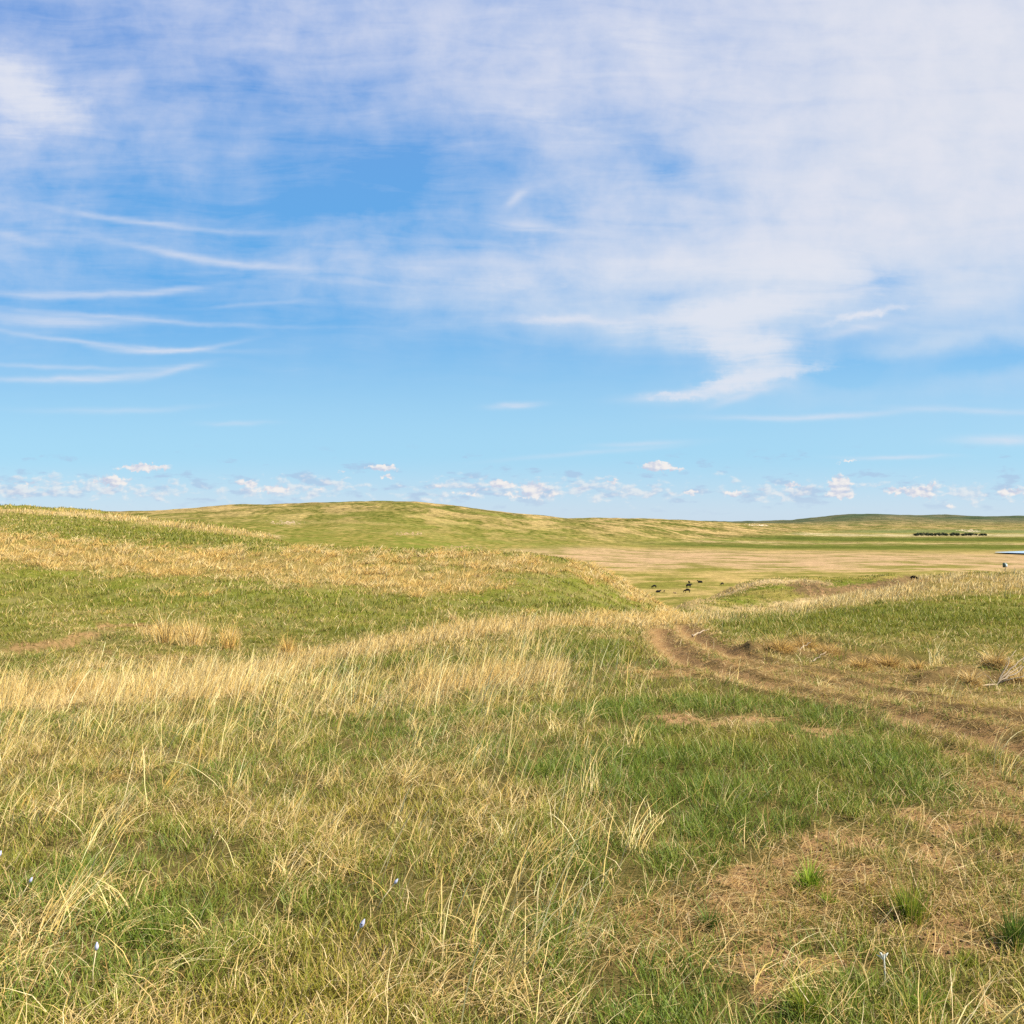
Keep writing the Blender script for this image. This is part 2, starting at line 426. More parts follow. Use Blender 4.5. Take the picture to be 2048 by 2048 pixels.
def behind_z(x, y):
    return 0.25 * fbm(x * 0.05, y * 0.05, 3, 51) * 2 + 1.5 * pnoise(x / 80, y / 80, 52)

def land(x, y):
    """full height everywhere, with a plain rolling continuation behind the camera"""
    x = np.asarray(x, float); y = np.asarray(y, float)
    f = sstep(y / (np.abs(x) + 1e-6), 0.10, 0.45) * sstep(y, 0.2, 1.4)
    z1 = height(x, np.maximum(y, 1.0))
    r = np.hypot(x, y)
    z2 = behind_z(x, y) * sstep(r, 3, 30) - 14 * sstep(r, 200, 1500)
    return z1 * f + z2 * (1 - f)

# ------------------------------------------------------------------ ground cover read from the photograph
def proj(x, y, z):
    yy = np.maximum(y, 0.6)
    return 1024 + F * x / yy, HZ - (z - EYE) * F / yy

def stroke(u, v, pts, rx, ry, sharp=2.0):
    best = np.full(np.shape(u), 1e9)
    for (ax, ay), (bx, by) in zip(pts[:-1], pts[1:]) if len(pts) > 1 else [(pts[0], pts[0])]:
        ux, uy = (u - ax) / rx, (v - ay) / ry
        dx_, dy_ = (bx - ax) / rx, (by - ay) / ry
        t = np.clip((ux * dx_ + uy * dy_) / (dx_ * dx_ + dy_ * dy_ + 1e-9), 0, 1)
        best = np.minimum(best, np.hypot(ux - t * dx_, uy - t * dy_))
    return np.exp(-best ** sharp)

STRAW = [   # standing straw: points, rx, ry, amount
    ([(300, 1395), (424, 1367), (636, 1316), (848, 1279), (1060, 1247), (1180, 1243), (1300, 1243), (1400, 1238), (1530, 1228), (1690, 1203)], 60, 15, 1.0),
    ([(0, 1405), (150, 1395), (300, 1385), (480, 1380)], 60, 30, .95),
    ([(180, 1330), (330, 1335)], 60, 12, .55), ([(0, 1450), (300, 1440)], 80, 40, .25),
    ([(480, 1400), (700, 1392), (900, 1385)], 60, 20, .38),
    ([(860, 1385), (1000, 1368), (1110, 1348)], 30, 24, 1.0),
    ([(900, 1310), (1050, 1290)], 80, 22, .35), ([(300, 1262), (390, 1268)], 24, 16, .8), ([(455, 1272)], 25, 16, .8),
    ([(1005, 1262), (1100, 1285)], 40, 22, .5),
    ([(-200, 1080), (0, 1098), (130, 1112), (300, 1124), (500, 1130), (700, 1145), (850, 1165), (960, 1160)], 60, 36, .85), ([(600, 1108), (800, 1118), (960, 1125), (1080, 1140)], 60, 18, .6),
    ([(880, 1108), (1000, 1118), (1150, 1135), (1210, 1160), (1290, 1195), (1340, 1225)], 26, 10, .85),
    ([(-200, 1020), (40, 1022), (200, 1032), (330, 1048), (430, 1060), (530, 1074)], 40, 6, .9),
    ([(60, 1178), (110, 1180)], 40, 8, .5), ([(270, 1192), (420, 1190)], 60, 6, .4), ([(0, 1230), (400, 1215)], 80, 10, .25),
    ([(1440, 1230), (1560, 1218), (1690, 1200), (1800, 1186), (1900, 1176), (2048, 1170), (2300, 1160)], 60, 15, 1.0),
    ([(1800, 1180), (1900, 1168), (2100, 1165)], 60, 24, 1.0),
    ([(1385, 1205), (1430, 1192), (1480, 1174), (1530, 1163), (1600, 1164), (1640, 1168)], 24, 7, .9), ([(1700, 1170), (1810, 1158)], 30, 4, .4),
    ([(1290, 1198), (1380, 1212), (1440, 1222)], 40, 9, .8), ([(1300, 1235), (1420, 1232)], 30, 9, .6),
    ([(820, 1560), (1000, 1500)], 120, 60, .25), ([(900, 1750), (1130, 1700)], 130, 130, .35), ([(1150, 1640), (1230, 1600)], 60, 60, .5),
    ([(0, 1500), (400, 1560)], 200, 60, .3), ([(600, 1560)], 180, 40, .2), ([(0, 1240), (260, 1256)], 60, 12, .3),
]
SOIL = [
    ([(1560, 1860), (1800, 1900), (2048, 1880)], 260, 110, .62), ([(1400, 1790), (1560, 1745), (1700, 1760)], 120, 40, .8),
    ([(1340, 1920), (1560, 1960)], 120, 70, .5), ([(1700, 1700), (1900, 1720), (2048, 1740)], 160, 40, .75),
    ([(1380, 1440), (1500, 1440)], 90, 17, .95), ([(1190, 1462), (1300, 1456)], 60, 9, .7), ([(1600, 1470), (1750, 1478)], 60, 7, .8),
    ([(1960, 1562), (2048, 1570)], 80, 24, .9), ([(1880, 1640), (1980, 1700), (2048, 1800)], 130, 50, .6), ([(1900, 1500), (2048, 1520)], 60, 12, .7), ([(1960, 1640), (2048, 1650)], 90, 30, .6), ([(1080, 1790), (1160, 1800)], 70, 50, .55), ([(800, 1700)], 50, 22, .35), ([(760, 1930), (900, 1960)], 90, 30, .3),
    ([(1850, 1425), (2100, 1465)], 100, 22, .45), ([(1560, 1352), (1700, 1372)], 100, 8, .35), ([(1310, 1262), (1400, 1266)], 60, 14, .6), ([(1255, 1345), (1400, 1350), (1520, 1345)], 60, 12, .75),
    ([(1400, 1300), (1470, 1330)], 50, 18, .55), ([(1200, 1275), (1280, 1290)], 60, 10, .35),
    
    ([(2000, 1960), (2048, 2010)], 80, 40, .5), ([(1250, 1960)], 60, 60, .3),
    ([(1680, 1180), (1740, 1172)], 30, 8, .6),
    # far blow-outs of pale sand
    ([(560, 1046), (585, 1046)], 18, 4, .9), ([(815, 1068), (840, 1068)], 20, 4, .8), ([(900, 1094), (950, 1094)], 40, 4, .6), ([(1515, 1050), (1530, 1051)], 10, 2.0, .9), ([(1935, 1061), (1950, 1063)], 10, 2.0, 1.0),
]
GREEN = [   # lush patches
    ([(1130, 1300), (1250, 1300)], 90, 40, 1.0), ([(1200, 1420), (1500, 1400)], 150, 36, .6), ([(1500, 1520), (1900, 1520)], 300, 45, .9), ([(1250, 1560), (1500, 1620)], 200, 60, .7),
    ([(1500, 1245), (1800, 1240), (2100, 1240)], 200, 30, 1.0), ([(0, 1250), (80, 1320)], 60, 30, .7), ([(600, 1260), (820, 1260)], 100, 14, .7), ([(0, 1170), (200, 1190), (700, 1210)], 120, 14, .6),
    ([(200, 1062), (450, 1082)], 120, 12, .7), ([(1050, 1205), (1300, 1230)], 120, 14, .6), ([(700, 1330), (1000, 1320)], 120, 18, .7), ([(300, 1900), (700, 1850)], 300, 120, .2),
    ([(1650, 1430), (1780, 1470)], 120, 14, .6), ([(1100, 1650), (1250, 1700)], 100, 50, .5),
]
TRAMPLED = [  # flattened brown grass
    ([(1330, 1262), (1400, 1290), (1480, 1325), (1600, 1362), (1750, 1385), (1900, 1410), (2100, 1440)], 70, 34, 1.0),
    ([(1700, 1330), (1900, 1345), (2100, 1360)], 80, 22, .8), ([(1500, 1290), (1650, 1300), (1760, 1320)], 50, 18, .8), ([(1200, 1272), (1280, 1282)], 50, 10, .6),
    ([(1250, 1345), (1450, 1348)], 60, 10, .8), ([(40, 1300), (190, 1274)], 30, 14, .9), ([(210, 1252), (280, 1252), (330, 1262)], 30, 9, .8), ([(200, 1310), (390, 1320)], 60, 14, .6),
    ([(1610, 1172), (1640, 1185), (1740, 1176), (1820, 1160)], 40, 12, 1.0), ([(1300, 1860), (1600, 1800), (2048, 1780)], 220, 130, .65), ([(1950, 1540), (2048, 1640)], 110, 60, .7), ([(980, 1160), (1150, 1190)], 90, 12, .3),
    ([(700, 1600), (1000, 1640)], 120, 40, .25), ([(400, 1700), (900, 1900)], 200, 60, .3),
]
def paint(u, v, lst):
    s = np.zeros(np.shape(u))
    for pts, rx, ry, a in lst:
        s = np.maximum(s, a * stroke(u, v, pts, rx, ry))
    return s

def cover(x, y, z):
    """straw, soil, lush amounts at places on the land"""
    u, v = proj(x, y, z)
    ok = (y > 1.0)
    n1 = fbm(x * 0.9, y * 0.9, 3, 101); n2 = fbm(x * 2.6, y * 2.6, 3, 111); n3 = fbm(x * 0.3, y * 0.3, 2, 121)
    uu = u + 26 * n2 + 30 * n3; vv = v + (9 * n1 + 5 * n2) * (0.4 + 1.6 * sstep(v, 1100, 1500))
    nearf = sstep(v, 1480, 1700)
    vv = vv + nearf * 40 * n1; uu = uu + nearf * 60 * n2
    st = np.where(ok, paint(uu, vv, STRAW), 0.15)
    so = np.where(ok, paint(uu, vv, SOIL), 0.05)
    gr = np.where(ok, paint(uu, vv, GREEN), 0.3)
    tr = np.where(ok, paint(uu, vv, TRAMPLED), 0.1)
    n4 = fbm(x * 7.5, y * 7.5, 3, 131)
    r = np.hypot(x, y)
    d = rut_depth(x, y) + 0.05 * n2
    so = np.maximum(so, 1.0 * np.exp(-(d / 0.27) ** 2) * sstep(-n1, -1.0, 0.0) * (r < 60))
    tr = np.maximum(tr, 0.8 * np.exp(-(d / 0.7) ** 2) * (r < 60))
    df = np.minimum(seg_dist(x, y, FAR_RUTS[0]), seg_dist(x, y, FAR_RUTS[1]))
    so = np.maximum(so, 0.95 * np.exp(-(df / 0.36) ** 2) * ((y > 60) & (y < 140)))
    # break the cover up
    brk = sstep(n2 + 0.5 * n1 + 0.9 * n4, -0.35, 0.65)
    so = np.clip(so * (0.25 + 0.95 * np.maximum(brk, (d < 0.3) * (r < 60) * 0.8)), 0, 1)
    gr = gr * (1 - 0.8 * tr)
    return st, so, gr, u, v, tr

# ------------------------------------------------------------------ the ground sheet
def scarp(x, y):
    """root-matted soil of the hollow and cut banks, with their shade painted in"""
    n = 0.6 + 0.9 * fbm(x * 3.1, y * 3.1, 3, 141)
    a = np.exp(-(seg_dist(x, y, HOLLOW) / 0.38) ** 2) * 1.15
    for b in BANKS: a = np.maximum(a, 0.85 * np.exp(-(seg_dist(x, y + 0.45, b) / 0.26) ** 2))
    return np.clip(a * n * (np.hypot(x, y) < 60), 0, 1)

def build_ground():
    th_in = np.arange(-36, 36.001, 0.075)
    th_l = -np.geomspace(36.15, 180, 60)[::-1]; th_r = np.geomspace(36.15, 180, 60)
    th = np.radians(np.concatenate([th_l, th_in, th_r[:-1]]))
    rr = np.concatenate([[0.05, 0.25, 0.5, 0.8], np.exp(np.arange(math.log(1.1), math.log(60), 0.0105)), np.exp(np.arange(math.log(60), math.log(13500), 0.0085)), [14000, 20000, 30000]])
    T, Rr = np.meshgrid(th, rr)
    X = Rr * np.sin(T); Y = Rr * np.cos(T)
    # distances in the height field run along the view axis, so spread the fan by depth in front
    Z = land(X, Y)
    Z[-2:, :] = np.minimum(Z[-2:, :], -10)
    Z[-1, :] = -60
    nr, nt = X.shape
    co = np.stack([X, Y, Z], -1).reshape(-1, 3)
    i = np.arange(nr - 1)[:, None]; j = np.arange(nt)[None, :]
    jn = (j + 1) % nt
    q = np.stack([i * nt + j, i * nt + jn, (i + 1) * nt + jn, (i + 1) * nt + j], -1).reshape(-1, 4)[:, ::-1]
    me = bpy.data.meshes.new('ground')
    fill_mesh(me, co, q.reshape(-1), np.full(len(q), 4))
    me.polygons.foreach_set('use_smooth', np.ones(len(q), bool))
    st, so, gr, u, v, tr = cover(co[:, 0], co[:, 1], co[:, 2])
    for nm, a in (('straw', st), ('soil', so), ('lush', gr), ('trampled', tr), ('root_mat_shade', scarp(co[:, 0], co[:, 1]))):
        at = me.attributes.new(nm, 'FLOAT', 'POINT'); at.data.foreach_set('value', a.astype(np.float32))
    o = bpy.data.objects.new('ground', me); C.objects.link(o)
    o['kind'] = 'structure'
    return o

def fill_mesh(me, co, loops, counts):
    me.vertices.add(len(co)); me.vertices.foreach_set('co', np.ascontiguousarray(co, dtype=np.float32).reshape(-1))
    me.loops.add(len(loops)); me.loops.foreach_set('vertex_index', loops.astype(np.int32))
    starts = np.concatenate([[0], np.cumsum(counts)[:-1]]).astype(np.int32)
    me.polygons.add(len(counts)); me.polygons.foreach_set('loop_start', starts)
    me.update(calc_edges=True)

def material(name):
    m = bpy.data.materials.new(name); m.use_nodes = True
    m.node_tree.nodes.clear()
    return m, G(m.node_tree)

def out_principled(gg, m, col, rough=0.9, spec=0.15, normal=None):
    p = gg.node('ShaderNodeBsdfPrincipled')
    gg.put(p.inputs['Base Color'], col if isinstance(col, S) else (*col, 1.0))
    gg.put(p.inputs['Roughness'], rough)
    p.inputs['Specular IOR Level'].default_value = spec
    if normal is not None: gg.t.links.new(normal, p.inputs['Normal'])
    o = gg.node('ShaderNodeOutputMaterial')
    gg.t.links.new(p.outputs[0], o.inputs[0])
    return p

def ground_material():
    m, q = material('prairie_ground')
    pos = S(q, q.node('ShaderNodeNewGeometry').outputs['Position'])
    x, y, z = q.sep(pos)
    P2 = q.xyz(x, y, 0.0)
    st, so, lu = q.attr('straw'), q.attr('soil'), q.attr('lush')
    fine_ = q.noise(P2, 60.0, 6, 0.72); mid_ = q.noise(P2, 7.0, 5, 0.6); big = q.noise(P2, 0.55, 5, 0.62)
    m10 = q.noise(P2, 0.11, 6, 0.62); m60 = q.noise(P2, 0.017, 7, 0.6); m300 = q.noise(P2, 0.0036, 6, 0.6)
    far = q.smooth(y, 50, 110); vfar = q.smooth(y, 600, 1500)
    # green turf
    gcol = q.mix(q.smooth(mid_, 0.35, 0.65), (0.080, 0.092, 0.012), (0.155, 0.145, 0.026))
    gcol = q.mix(q.smooth(big, 0.40, 0.66), gcol, (0.17, 0.14, 0.045))
    gfar = q.mix(q.smooth(m10, 0.38, 0.62), (0.105, 0.120, 0.016), (0.25, 0.185, 0.050))
    gfar = q.mix(q.smooth(m60, 0.46, 0.62) * 0.7, gfar, (0.110, 0.135, 0.018))
    gcol = q.mix(far, gcol, gfar)
    hillg = q.mix(q.smooth(m60 * 0.6 + m10 * 0.4, 0.44, 0.56), (0.085, 0.088, 0.018), (0.225, 0.165, 0.055))
    hillg = q.mix(q.smooth(m300, 0.44, 0.60) * 0.7, hillg, (0.088, 0.098, 0.018))
    hillg = q.mix(q.smooth(q.noise(q.xyz(x * 0.7, y * 0.5, 5.0), 0.022, 8, 0.70), 0.47, 0.57) * 0.9, hillg, (0.34, 0.230, 0.095))
    gcol = q.mix(vfar, gcol, hillg)
    gcol = q.mix(q.smooth(y, 3500, 5000), gcol, q.mix(q.smooth(m300, 0.4, 0.6), (0.050, 0.068, 0.034), (0.110, 0.102, 0.055)))
    # straw
    scol = q.mix(mid_, (0.12, 0.095, 0.025), (0.25, 0.170, 0.055))
    scol = q.mix(far, scol, q.mix(q.smooth(m10, 0.35, 0.65), (0.28, 0.185, 0.075), (0.46, 0.33, 0.16)))
    stf = q.smooth(st + (big - 0.5) * 0.8 + (mid_ - 0.5) * 0.5, 0.25, 0.75)
    # the wide valley floor: belts of hay-coloured, pinkish and green ground, read by distance
    # (x runs along the belts, which is why the noise is stretched across the valley)
    wob = (q.noise(q.xyz(x * 0.0026, y * 0.0075, 2.0), 1.0, 4, 0.55) - 0.5) * 300 + (q.noise(q.xyz(x * 0.012, y * 0.03, 2.0), 1.0, 4, 0.6) - 0.5) * 110
    yw = y + wob * q.smooth(y, 200, 900) + x * 0.05
    streak = q.noise(q.xyz(x * 0.020, y * 0.026, 9.0), 1.0, 8, 0.70)
    def belt(a, b, s=60):
        s = s * 1.7
        return q.smooth(yw + (streak - 0.5) * 420, a - s, a + s) * q.smooth(yw + (streak - 0.5) * 420, b + s * 1.5, b - s * 1.5)
    floor = q.smooth(z, -21, -27) * q.smooth(y, 230, 330)
    v1 = q.mix(q.smooth(streak, 0.42, 0.60), (0.160, 0.142, 0.030), (0.34, 0.235, 0.085))
    vcol = v1
    vcol = q.mix(belt(640, 960, 40), vcol, q.mix(q.smooth(streak, 0.38, 0.56), (0.19, 0.150, 0.048), (0.37, 0.240, 0.125)))
    vcol = q.mix(belt(1060, 1300, 50), vcol, (0.085, 0.096, 0.018))
    vcol = q.mix(belt(1330, 1420, 30), vcol, q.mix(q.smooth(streak, 0.42, 0.58), (0.13, 0.14, 0.03), (0.38, 0.26, 0.13)))
    vcol = q.mix(belt(1500, 1900, 60), vcol, (0.080, 0.092, 0.018))
    vcol = q.mix(belt(2000, 2350, 60), vcol, q.mix(q.smooth(streak, 0.40, 0.6), (0.16, 0.16, 0.04), (0.46, 0.34, 0.20)))
    vcol = q.mix(belt(2500, 4000, 80), vcol, q.mix(q.smooth(streak, 0.45, 0.6), (0.10, 0.125, 0.035), (0.19, 0.17, 0.07)))
    close0 = q.smooth(y, 50, 30)
    # bare sandy soil
    sand = q.mix(q.smooth(fine_, 0.3, 0.7), (0.19, 0.106, 0.044), (0.35, 0.210, 0.098))
    sand = q.mix(q.smooth(mid_, 0.45, 0.7) * 0.7, sand, (0.15, 0.088, 0.038))
    sand = q.mix(vfar, sand, (0.62, 0.46, 0.32))
    sof = q.smooth(so + (fine_ - 0.5) * 0.7 + (mid_ - 0.5) * 0.9, 0.20, 0.62)
    col = q.mix(stf, gcol, scol)
    col = q.mix(floor, col, vcol)
    col = q.mix(lu * 0.5 * (1.0 - far), col, (0.078, 0.098, 0.010))
    tram = q.mix(q.smooth(mid_, 0.3, 0.7), (0.15, 0.090, 0.036), (0.32, 0.195, 0.082))
    tram = q.mix(far, tram, (0.150, 0.095, 0.042))
    col = q.mix(q.smooth(q.attr('trampled') + (mid_ - 0.5) * 0.6, 0.3, 0.8), col, tram)
    sand = q.mix(q.attr('trampled') * close0 * 0.75, sand, (0.175, 0.100, 0.042))
    col = q.mix(sof, col, sand)
    col = q.mix(q.attr('root_mat_shade'), col, q.mix(mid_, (0.028, 0.017, 0.009), (0.085, 0.050, 0.024)))  # dark brown paints the hollow's and banks' shade into the bare soil
    # close up, the turf floor is a mat of dead brown leaf
    close = q.smooth(y, 30, 12)
    litter = q.mix(q.smooth(fine_, 0.35, 0.65), (0.036, 0.025, 0.010), (0.13, 0.088, 0.034))
    col = q.mix(close * (1.0 - sof) * 0.75, col, litter)
    # grain: tussocks too small to stand up as geometry
    gr_ = q.noise(P2, 0.9, 4, 0.7); gr2 = q.noise(q.xyz(x, y * 0.5, 0.0), 0.16, 5, 0.72)
    tone = 1.0 - far * 0.13 + (gr_ - 0.5) * 0.9 * far * (1.0 - q.smooth(y, 350, 700)) + (gr2 - 0.5) * 1.0 * far + (m10 - 0.5) * 2.2 * vfar + (q.noise(P2, 0.012, 8, 0.7) - 0.5) * 1.6 * vfar
    col = q.mix(1.0, col, q.xyz(tone, tone, tone), 'MULTIPLY')
    bump = q.node('ShaderNodeBump')
    bh = fine_ * 0.016 + mid_ * 0.03 + big * 0.08 * far + gr_ * 0.30 * far + gr2 * 1.1 * far + m10 * 2.2 * vfar + m60 * 10.0 * vfar
    q.put(bump.inputs['Height'], bh); bump.inputs['Strength'].default_value = 0.8; bump.inputs['Distance'].default_value = 1.0
    out_principled(q, m, col, 1.0, 0.0, bump.outputs[0])
    return m

ground = build_ground()
ground.data.materials.append(ground_material())

# the small lake at the right edge
def lake():
    me = bpy.data.meshes.new('lake_water'); bm = bmesh.new()
    vs = []
    lx, ly = 572, 880
    n = 64
    for k in range(n):
        a = 2 * math.pi * k / n
        rx = 80 * (1 + 0.16 * math.sin(3 * a + 1) + 0.07 * math.sin(7 * a)); ry = 78 * (1 + 0.2 * math.sin(2 * a) + 0.08 * math.sin(5 * a))
        vs.append(bm.verts.new((lx + rx * math.cos(a), ly + ry * math.sin(a), 0)))
    bm.faces.new(vs); bm.to_mesh(me); bm.free()
    o = bpy.data.objects.new('lake_water', me); C.objects.link(o); o['kind'] = 'structure'
    xs = np.array([v.co.x for v in me.vertices]); ys2 = np.array([v.co.y for v in me.vertices])
    o.location.z = float(land(np.array([lx * 1.0]), np.array([ly * 1.0]))[0]) + 1.5
    m, q = material('lake_water')
    bump = q.node('ShaderNodeBump'); pos = S(q, q.node('ShaderNodeNewGeometry').outputs['Position'])
    q.put(bump.inputs['Height'], q.noise(pos, 0.8, 3, 0.6) * 0.1); bump.inputs['Strength'].default_value = 0.25
    p = out_principled(q, m, (0.30, 0.36, 0.42), 0.18, 0.5, bump.outputs[0])
    me.materials.append(m)
lake()

# ------------------------------------------------------------------ grass
def foliage_material(name, trans=0.35, rough=0.6):
    m, q = material(name)
    c = q.attr('tint', 'Color')
    # a thin leaf is curled and lit on all sides: bend its shading normal towards the sky
    nrm = S(q, q.node('ShaderNodeNewGeometry').outputs['Normal'])
    nn = q.node('ShaderNodeVectorMath', operation='SCALE'); q.put(nn.inputs[0], nrm); nn.inputs['Scale'].default_value = 0.55
    up = q.vec('NORMALIZE', q.vec('ADD', S(q, nn.outputs[0]), (0.0, 0.0, 0.8)))
    d = q.node('ShaderNodeBsdfDiffuse'); q.put(d.inputs[0], c); q.put(d.inputs['Normal'], up)
    t = q.node('ShaderNodeBsdfTranslucent'); q.put(t.inputs[0], c)
    s = q.node('ShaderNodeBsdfGlossy'); s.inputs['Roughness'].default_value = rough
    s.inputs[0].default_value = (0.9, 0.9, 0.85, 1)
    mx = q.node('ShaderNodeMixShader'); mx.inputs[0].default_value = trans
    q.t.links.new(d.outputs[0], mx.inputs[1]); q.t.links.new(t.outputs[0], mx.inputs[2])
    m2 = q.node('ShaderNodeMixShader'); m2.inputs[0].default_value = 0.022
    q.t.links.new(mx.outputs[0], m2.inputs[1]); q.t.links.new(s.outputs[0], m2.inputs[2])
    o = q.node('ShaderNodeOutputMaterial'); q.t.links.new(m2.outputs[0], o.inputs[0])
    return m
LEAF = foliage_material('grass_blade')
DRY = foliage_material('dry_grass_blade', 0.30, 0.5)

def blades(name, base, L, az, lean0, lean1, width, c0, c1, mat, seg=3, wob=0.0, heads=0.0, kind='stuff', parent=None, seedn=1):
    """one mesh of leaf blades: base (n,3); each bends from lean0 to lean1 towards az; c0 root and c1 tip colours"""
    rg = np.random.default_rng(seedn)
    n = len(L)
    hd = rg.random(n) < heads
    face = rg.random(n) * 2 * np.pi
    wv = np.stack([np.cos(face), np.sin(face), np.zeros(n)], -1)
    dirv = np.stack([np.sin(az), np.cos(az), np.zeros(n)], -1)
    side = np.stack([dirv[:, 1], -dirv[:, 0], np.zeros(n)], -1)
    p = base.copy(); rings = []; cols = []
    for k in range(seg + 1):
        t = k / seg
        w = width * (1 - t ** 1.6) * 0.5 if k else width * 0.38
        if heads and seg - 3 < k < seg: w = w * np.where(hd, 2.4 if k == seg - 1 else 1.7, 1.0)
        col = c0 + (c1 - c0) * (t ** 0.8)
        if k < seg:
            rings.append(np.stack([p - wv * w[:, None], p + wv * w[:, None]], 1)); cols.append(np.stack([col, col], 1))
        else:
            rings.append(p[:, None, :]); cols.append(col[:, None, :])
        a = lean0 + (lean1 - lean0) * ((k + 0.5) / seg)
        step = (L / seg)[:, None] * (np.sin(a)[:, None] * dirv + np.cos(a)[:, None] * np.array([0, 0, 1.0]))
        if wob: step = step + side * ((rg.random(n) - 0.5) * wob * L / seg)[:, None]
        p = p + step
    nv = 2 * seg + 1
    V_ = np.concatenate(rings, 1); CL = np.concatenate(cols, 1)
    b = np.arange(n)[:, None] * nv
    lp = []
    for k in range(seg - 1):
        lp.append(b + np.array([2 * k, 2 * k + 1, 2 * k + 3, 2 * k + 2]))
    lp.append(b + np.array([2 * seg - 2, 2 * seg - 1, 2 * seg]))
    loops = np.concatenate(lp, 1).reshape(-1)
    counts = np.tile(np.array([4] * (seg - 1) + [3]), n)
    me = bpy.data.meshes.new(name)
    fill_mesh(me, V_.reshape(-1, 3), loops, counts)
    ca = me.color_attributes.new('tint', 'FLOAT_COLOR', 'POINT')
    rgba = np.ones((n * nv, 4), np.float32); rgba[:, :3] = CL.reshape(-1, 3)
    ca.data.foreach_set('color', rgba.reshape(-1))
    me.materials.append(mat)
    o = bpy.data.objects.new(name, me); C.objects.link(o)
    if kind: o['kind'] = kind
    if parent: o.parent = parent
    return o

def scatter(n, y0, y1, power, seed, margin=0.62, extra=1.2):
    """n places in the fan before the camera, depth density ~ y**(-power) per unit area"""
    rg = np.random.default_rng(seed)
    # pdf over y ~ y^(1-power)
    e = 2 - power
    uu = rg.random(n)
    y = (y0 ** e + uu * (y1 ** e - y0 ** e)) ** (1 / e) if abs(e) > 1e-6 else y0 * (y1 / y0) ** uu
    x = (rg.random(n) * 2 - 1) * (margin * y + extra)
    return x, y, rg

def pal(rg, n, cols, spread=0.18):
    c = np.array(cols); k = rg.integers(0, len(c), n); k2 = rg.integers(0, len(c), n); t = rg.random(n)[:, None] * 0.6
    o = c[k] * (1 - t) + c[k2] * t
    return o * (1 + spread * (rg.random(n)[:, None] - 0.5) * 2)

GREENS = [(0.165, 0.205, 0.010), (0.210, 0.250, 0.012), (0.260, 0.280, 0.016), (0.120, 0.165, 0.012), (0.30, 0.29, 0.022), (0.145, 0.195, 0.022)]
OLIVES = [(0.30, 0.255, 0.022), (0.38, 0.300, 0.034), (0.23, 0.215, 0.018), (0.46, 0.34, 0.050)]
STRAWS = [(0.72, 0.50, 0.180), (0.60, 0.40, 0.120), (0.80, 0.62, 0.290), (0.46, 0.28, 0.075), (0.66, 0.50, 0.20), (0.78, 0.62, 0.34)]
GOLDS = [(0.64, 0.40, 0.095), (0.70, 0.46, 0.13), (0.54, 0.32, 0.080), (0.74, 0.52, 0.18), (0.48, 0.28, 0.080)]
BROWNS = [(0.32, 0.18, 0.055), (0.42, 0.25, 0.080), (0.22, 0.12, 0.038), (0.50, 0.33, 0.12)]
ROOTS = [(0.16, 0.11, 0.030), (0.10, 0.10, 0.018), (0.24, 0.16, 0.055)]

def px_w(y, real, px):
    return np.maximum(real, px * y / (F / 2))

def rootcol(rg, n): return pal(rg, n, ROOTS)

def tufted(x, y, rg, per, rad):
    """each place becomes a tuft of `per` blade roots"""
    n = len(x)
    a = rg.random(n * per) * 2 * np.pi; r = np.sqrt(rg.random(n * per)) * np.repeat(rad, per)
    X = np.repeat(x, per) + np.cos(a) * r; Y = np.repeat(y, per) + np.sin(a) * r
    return X, Y, a, np.repeat(np.arange(n), per)

def lay(x, y): return np.stack([x, y, land(x, y) - 0.006], -1)

QF = globals().get('QUALITY', 1.0)

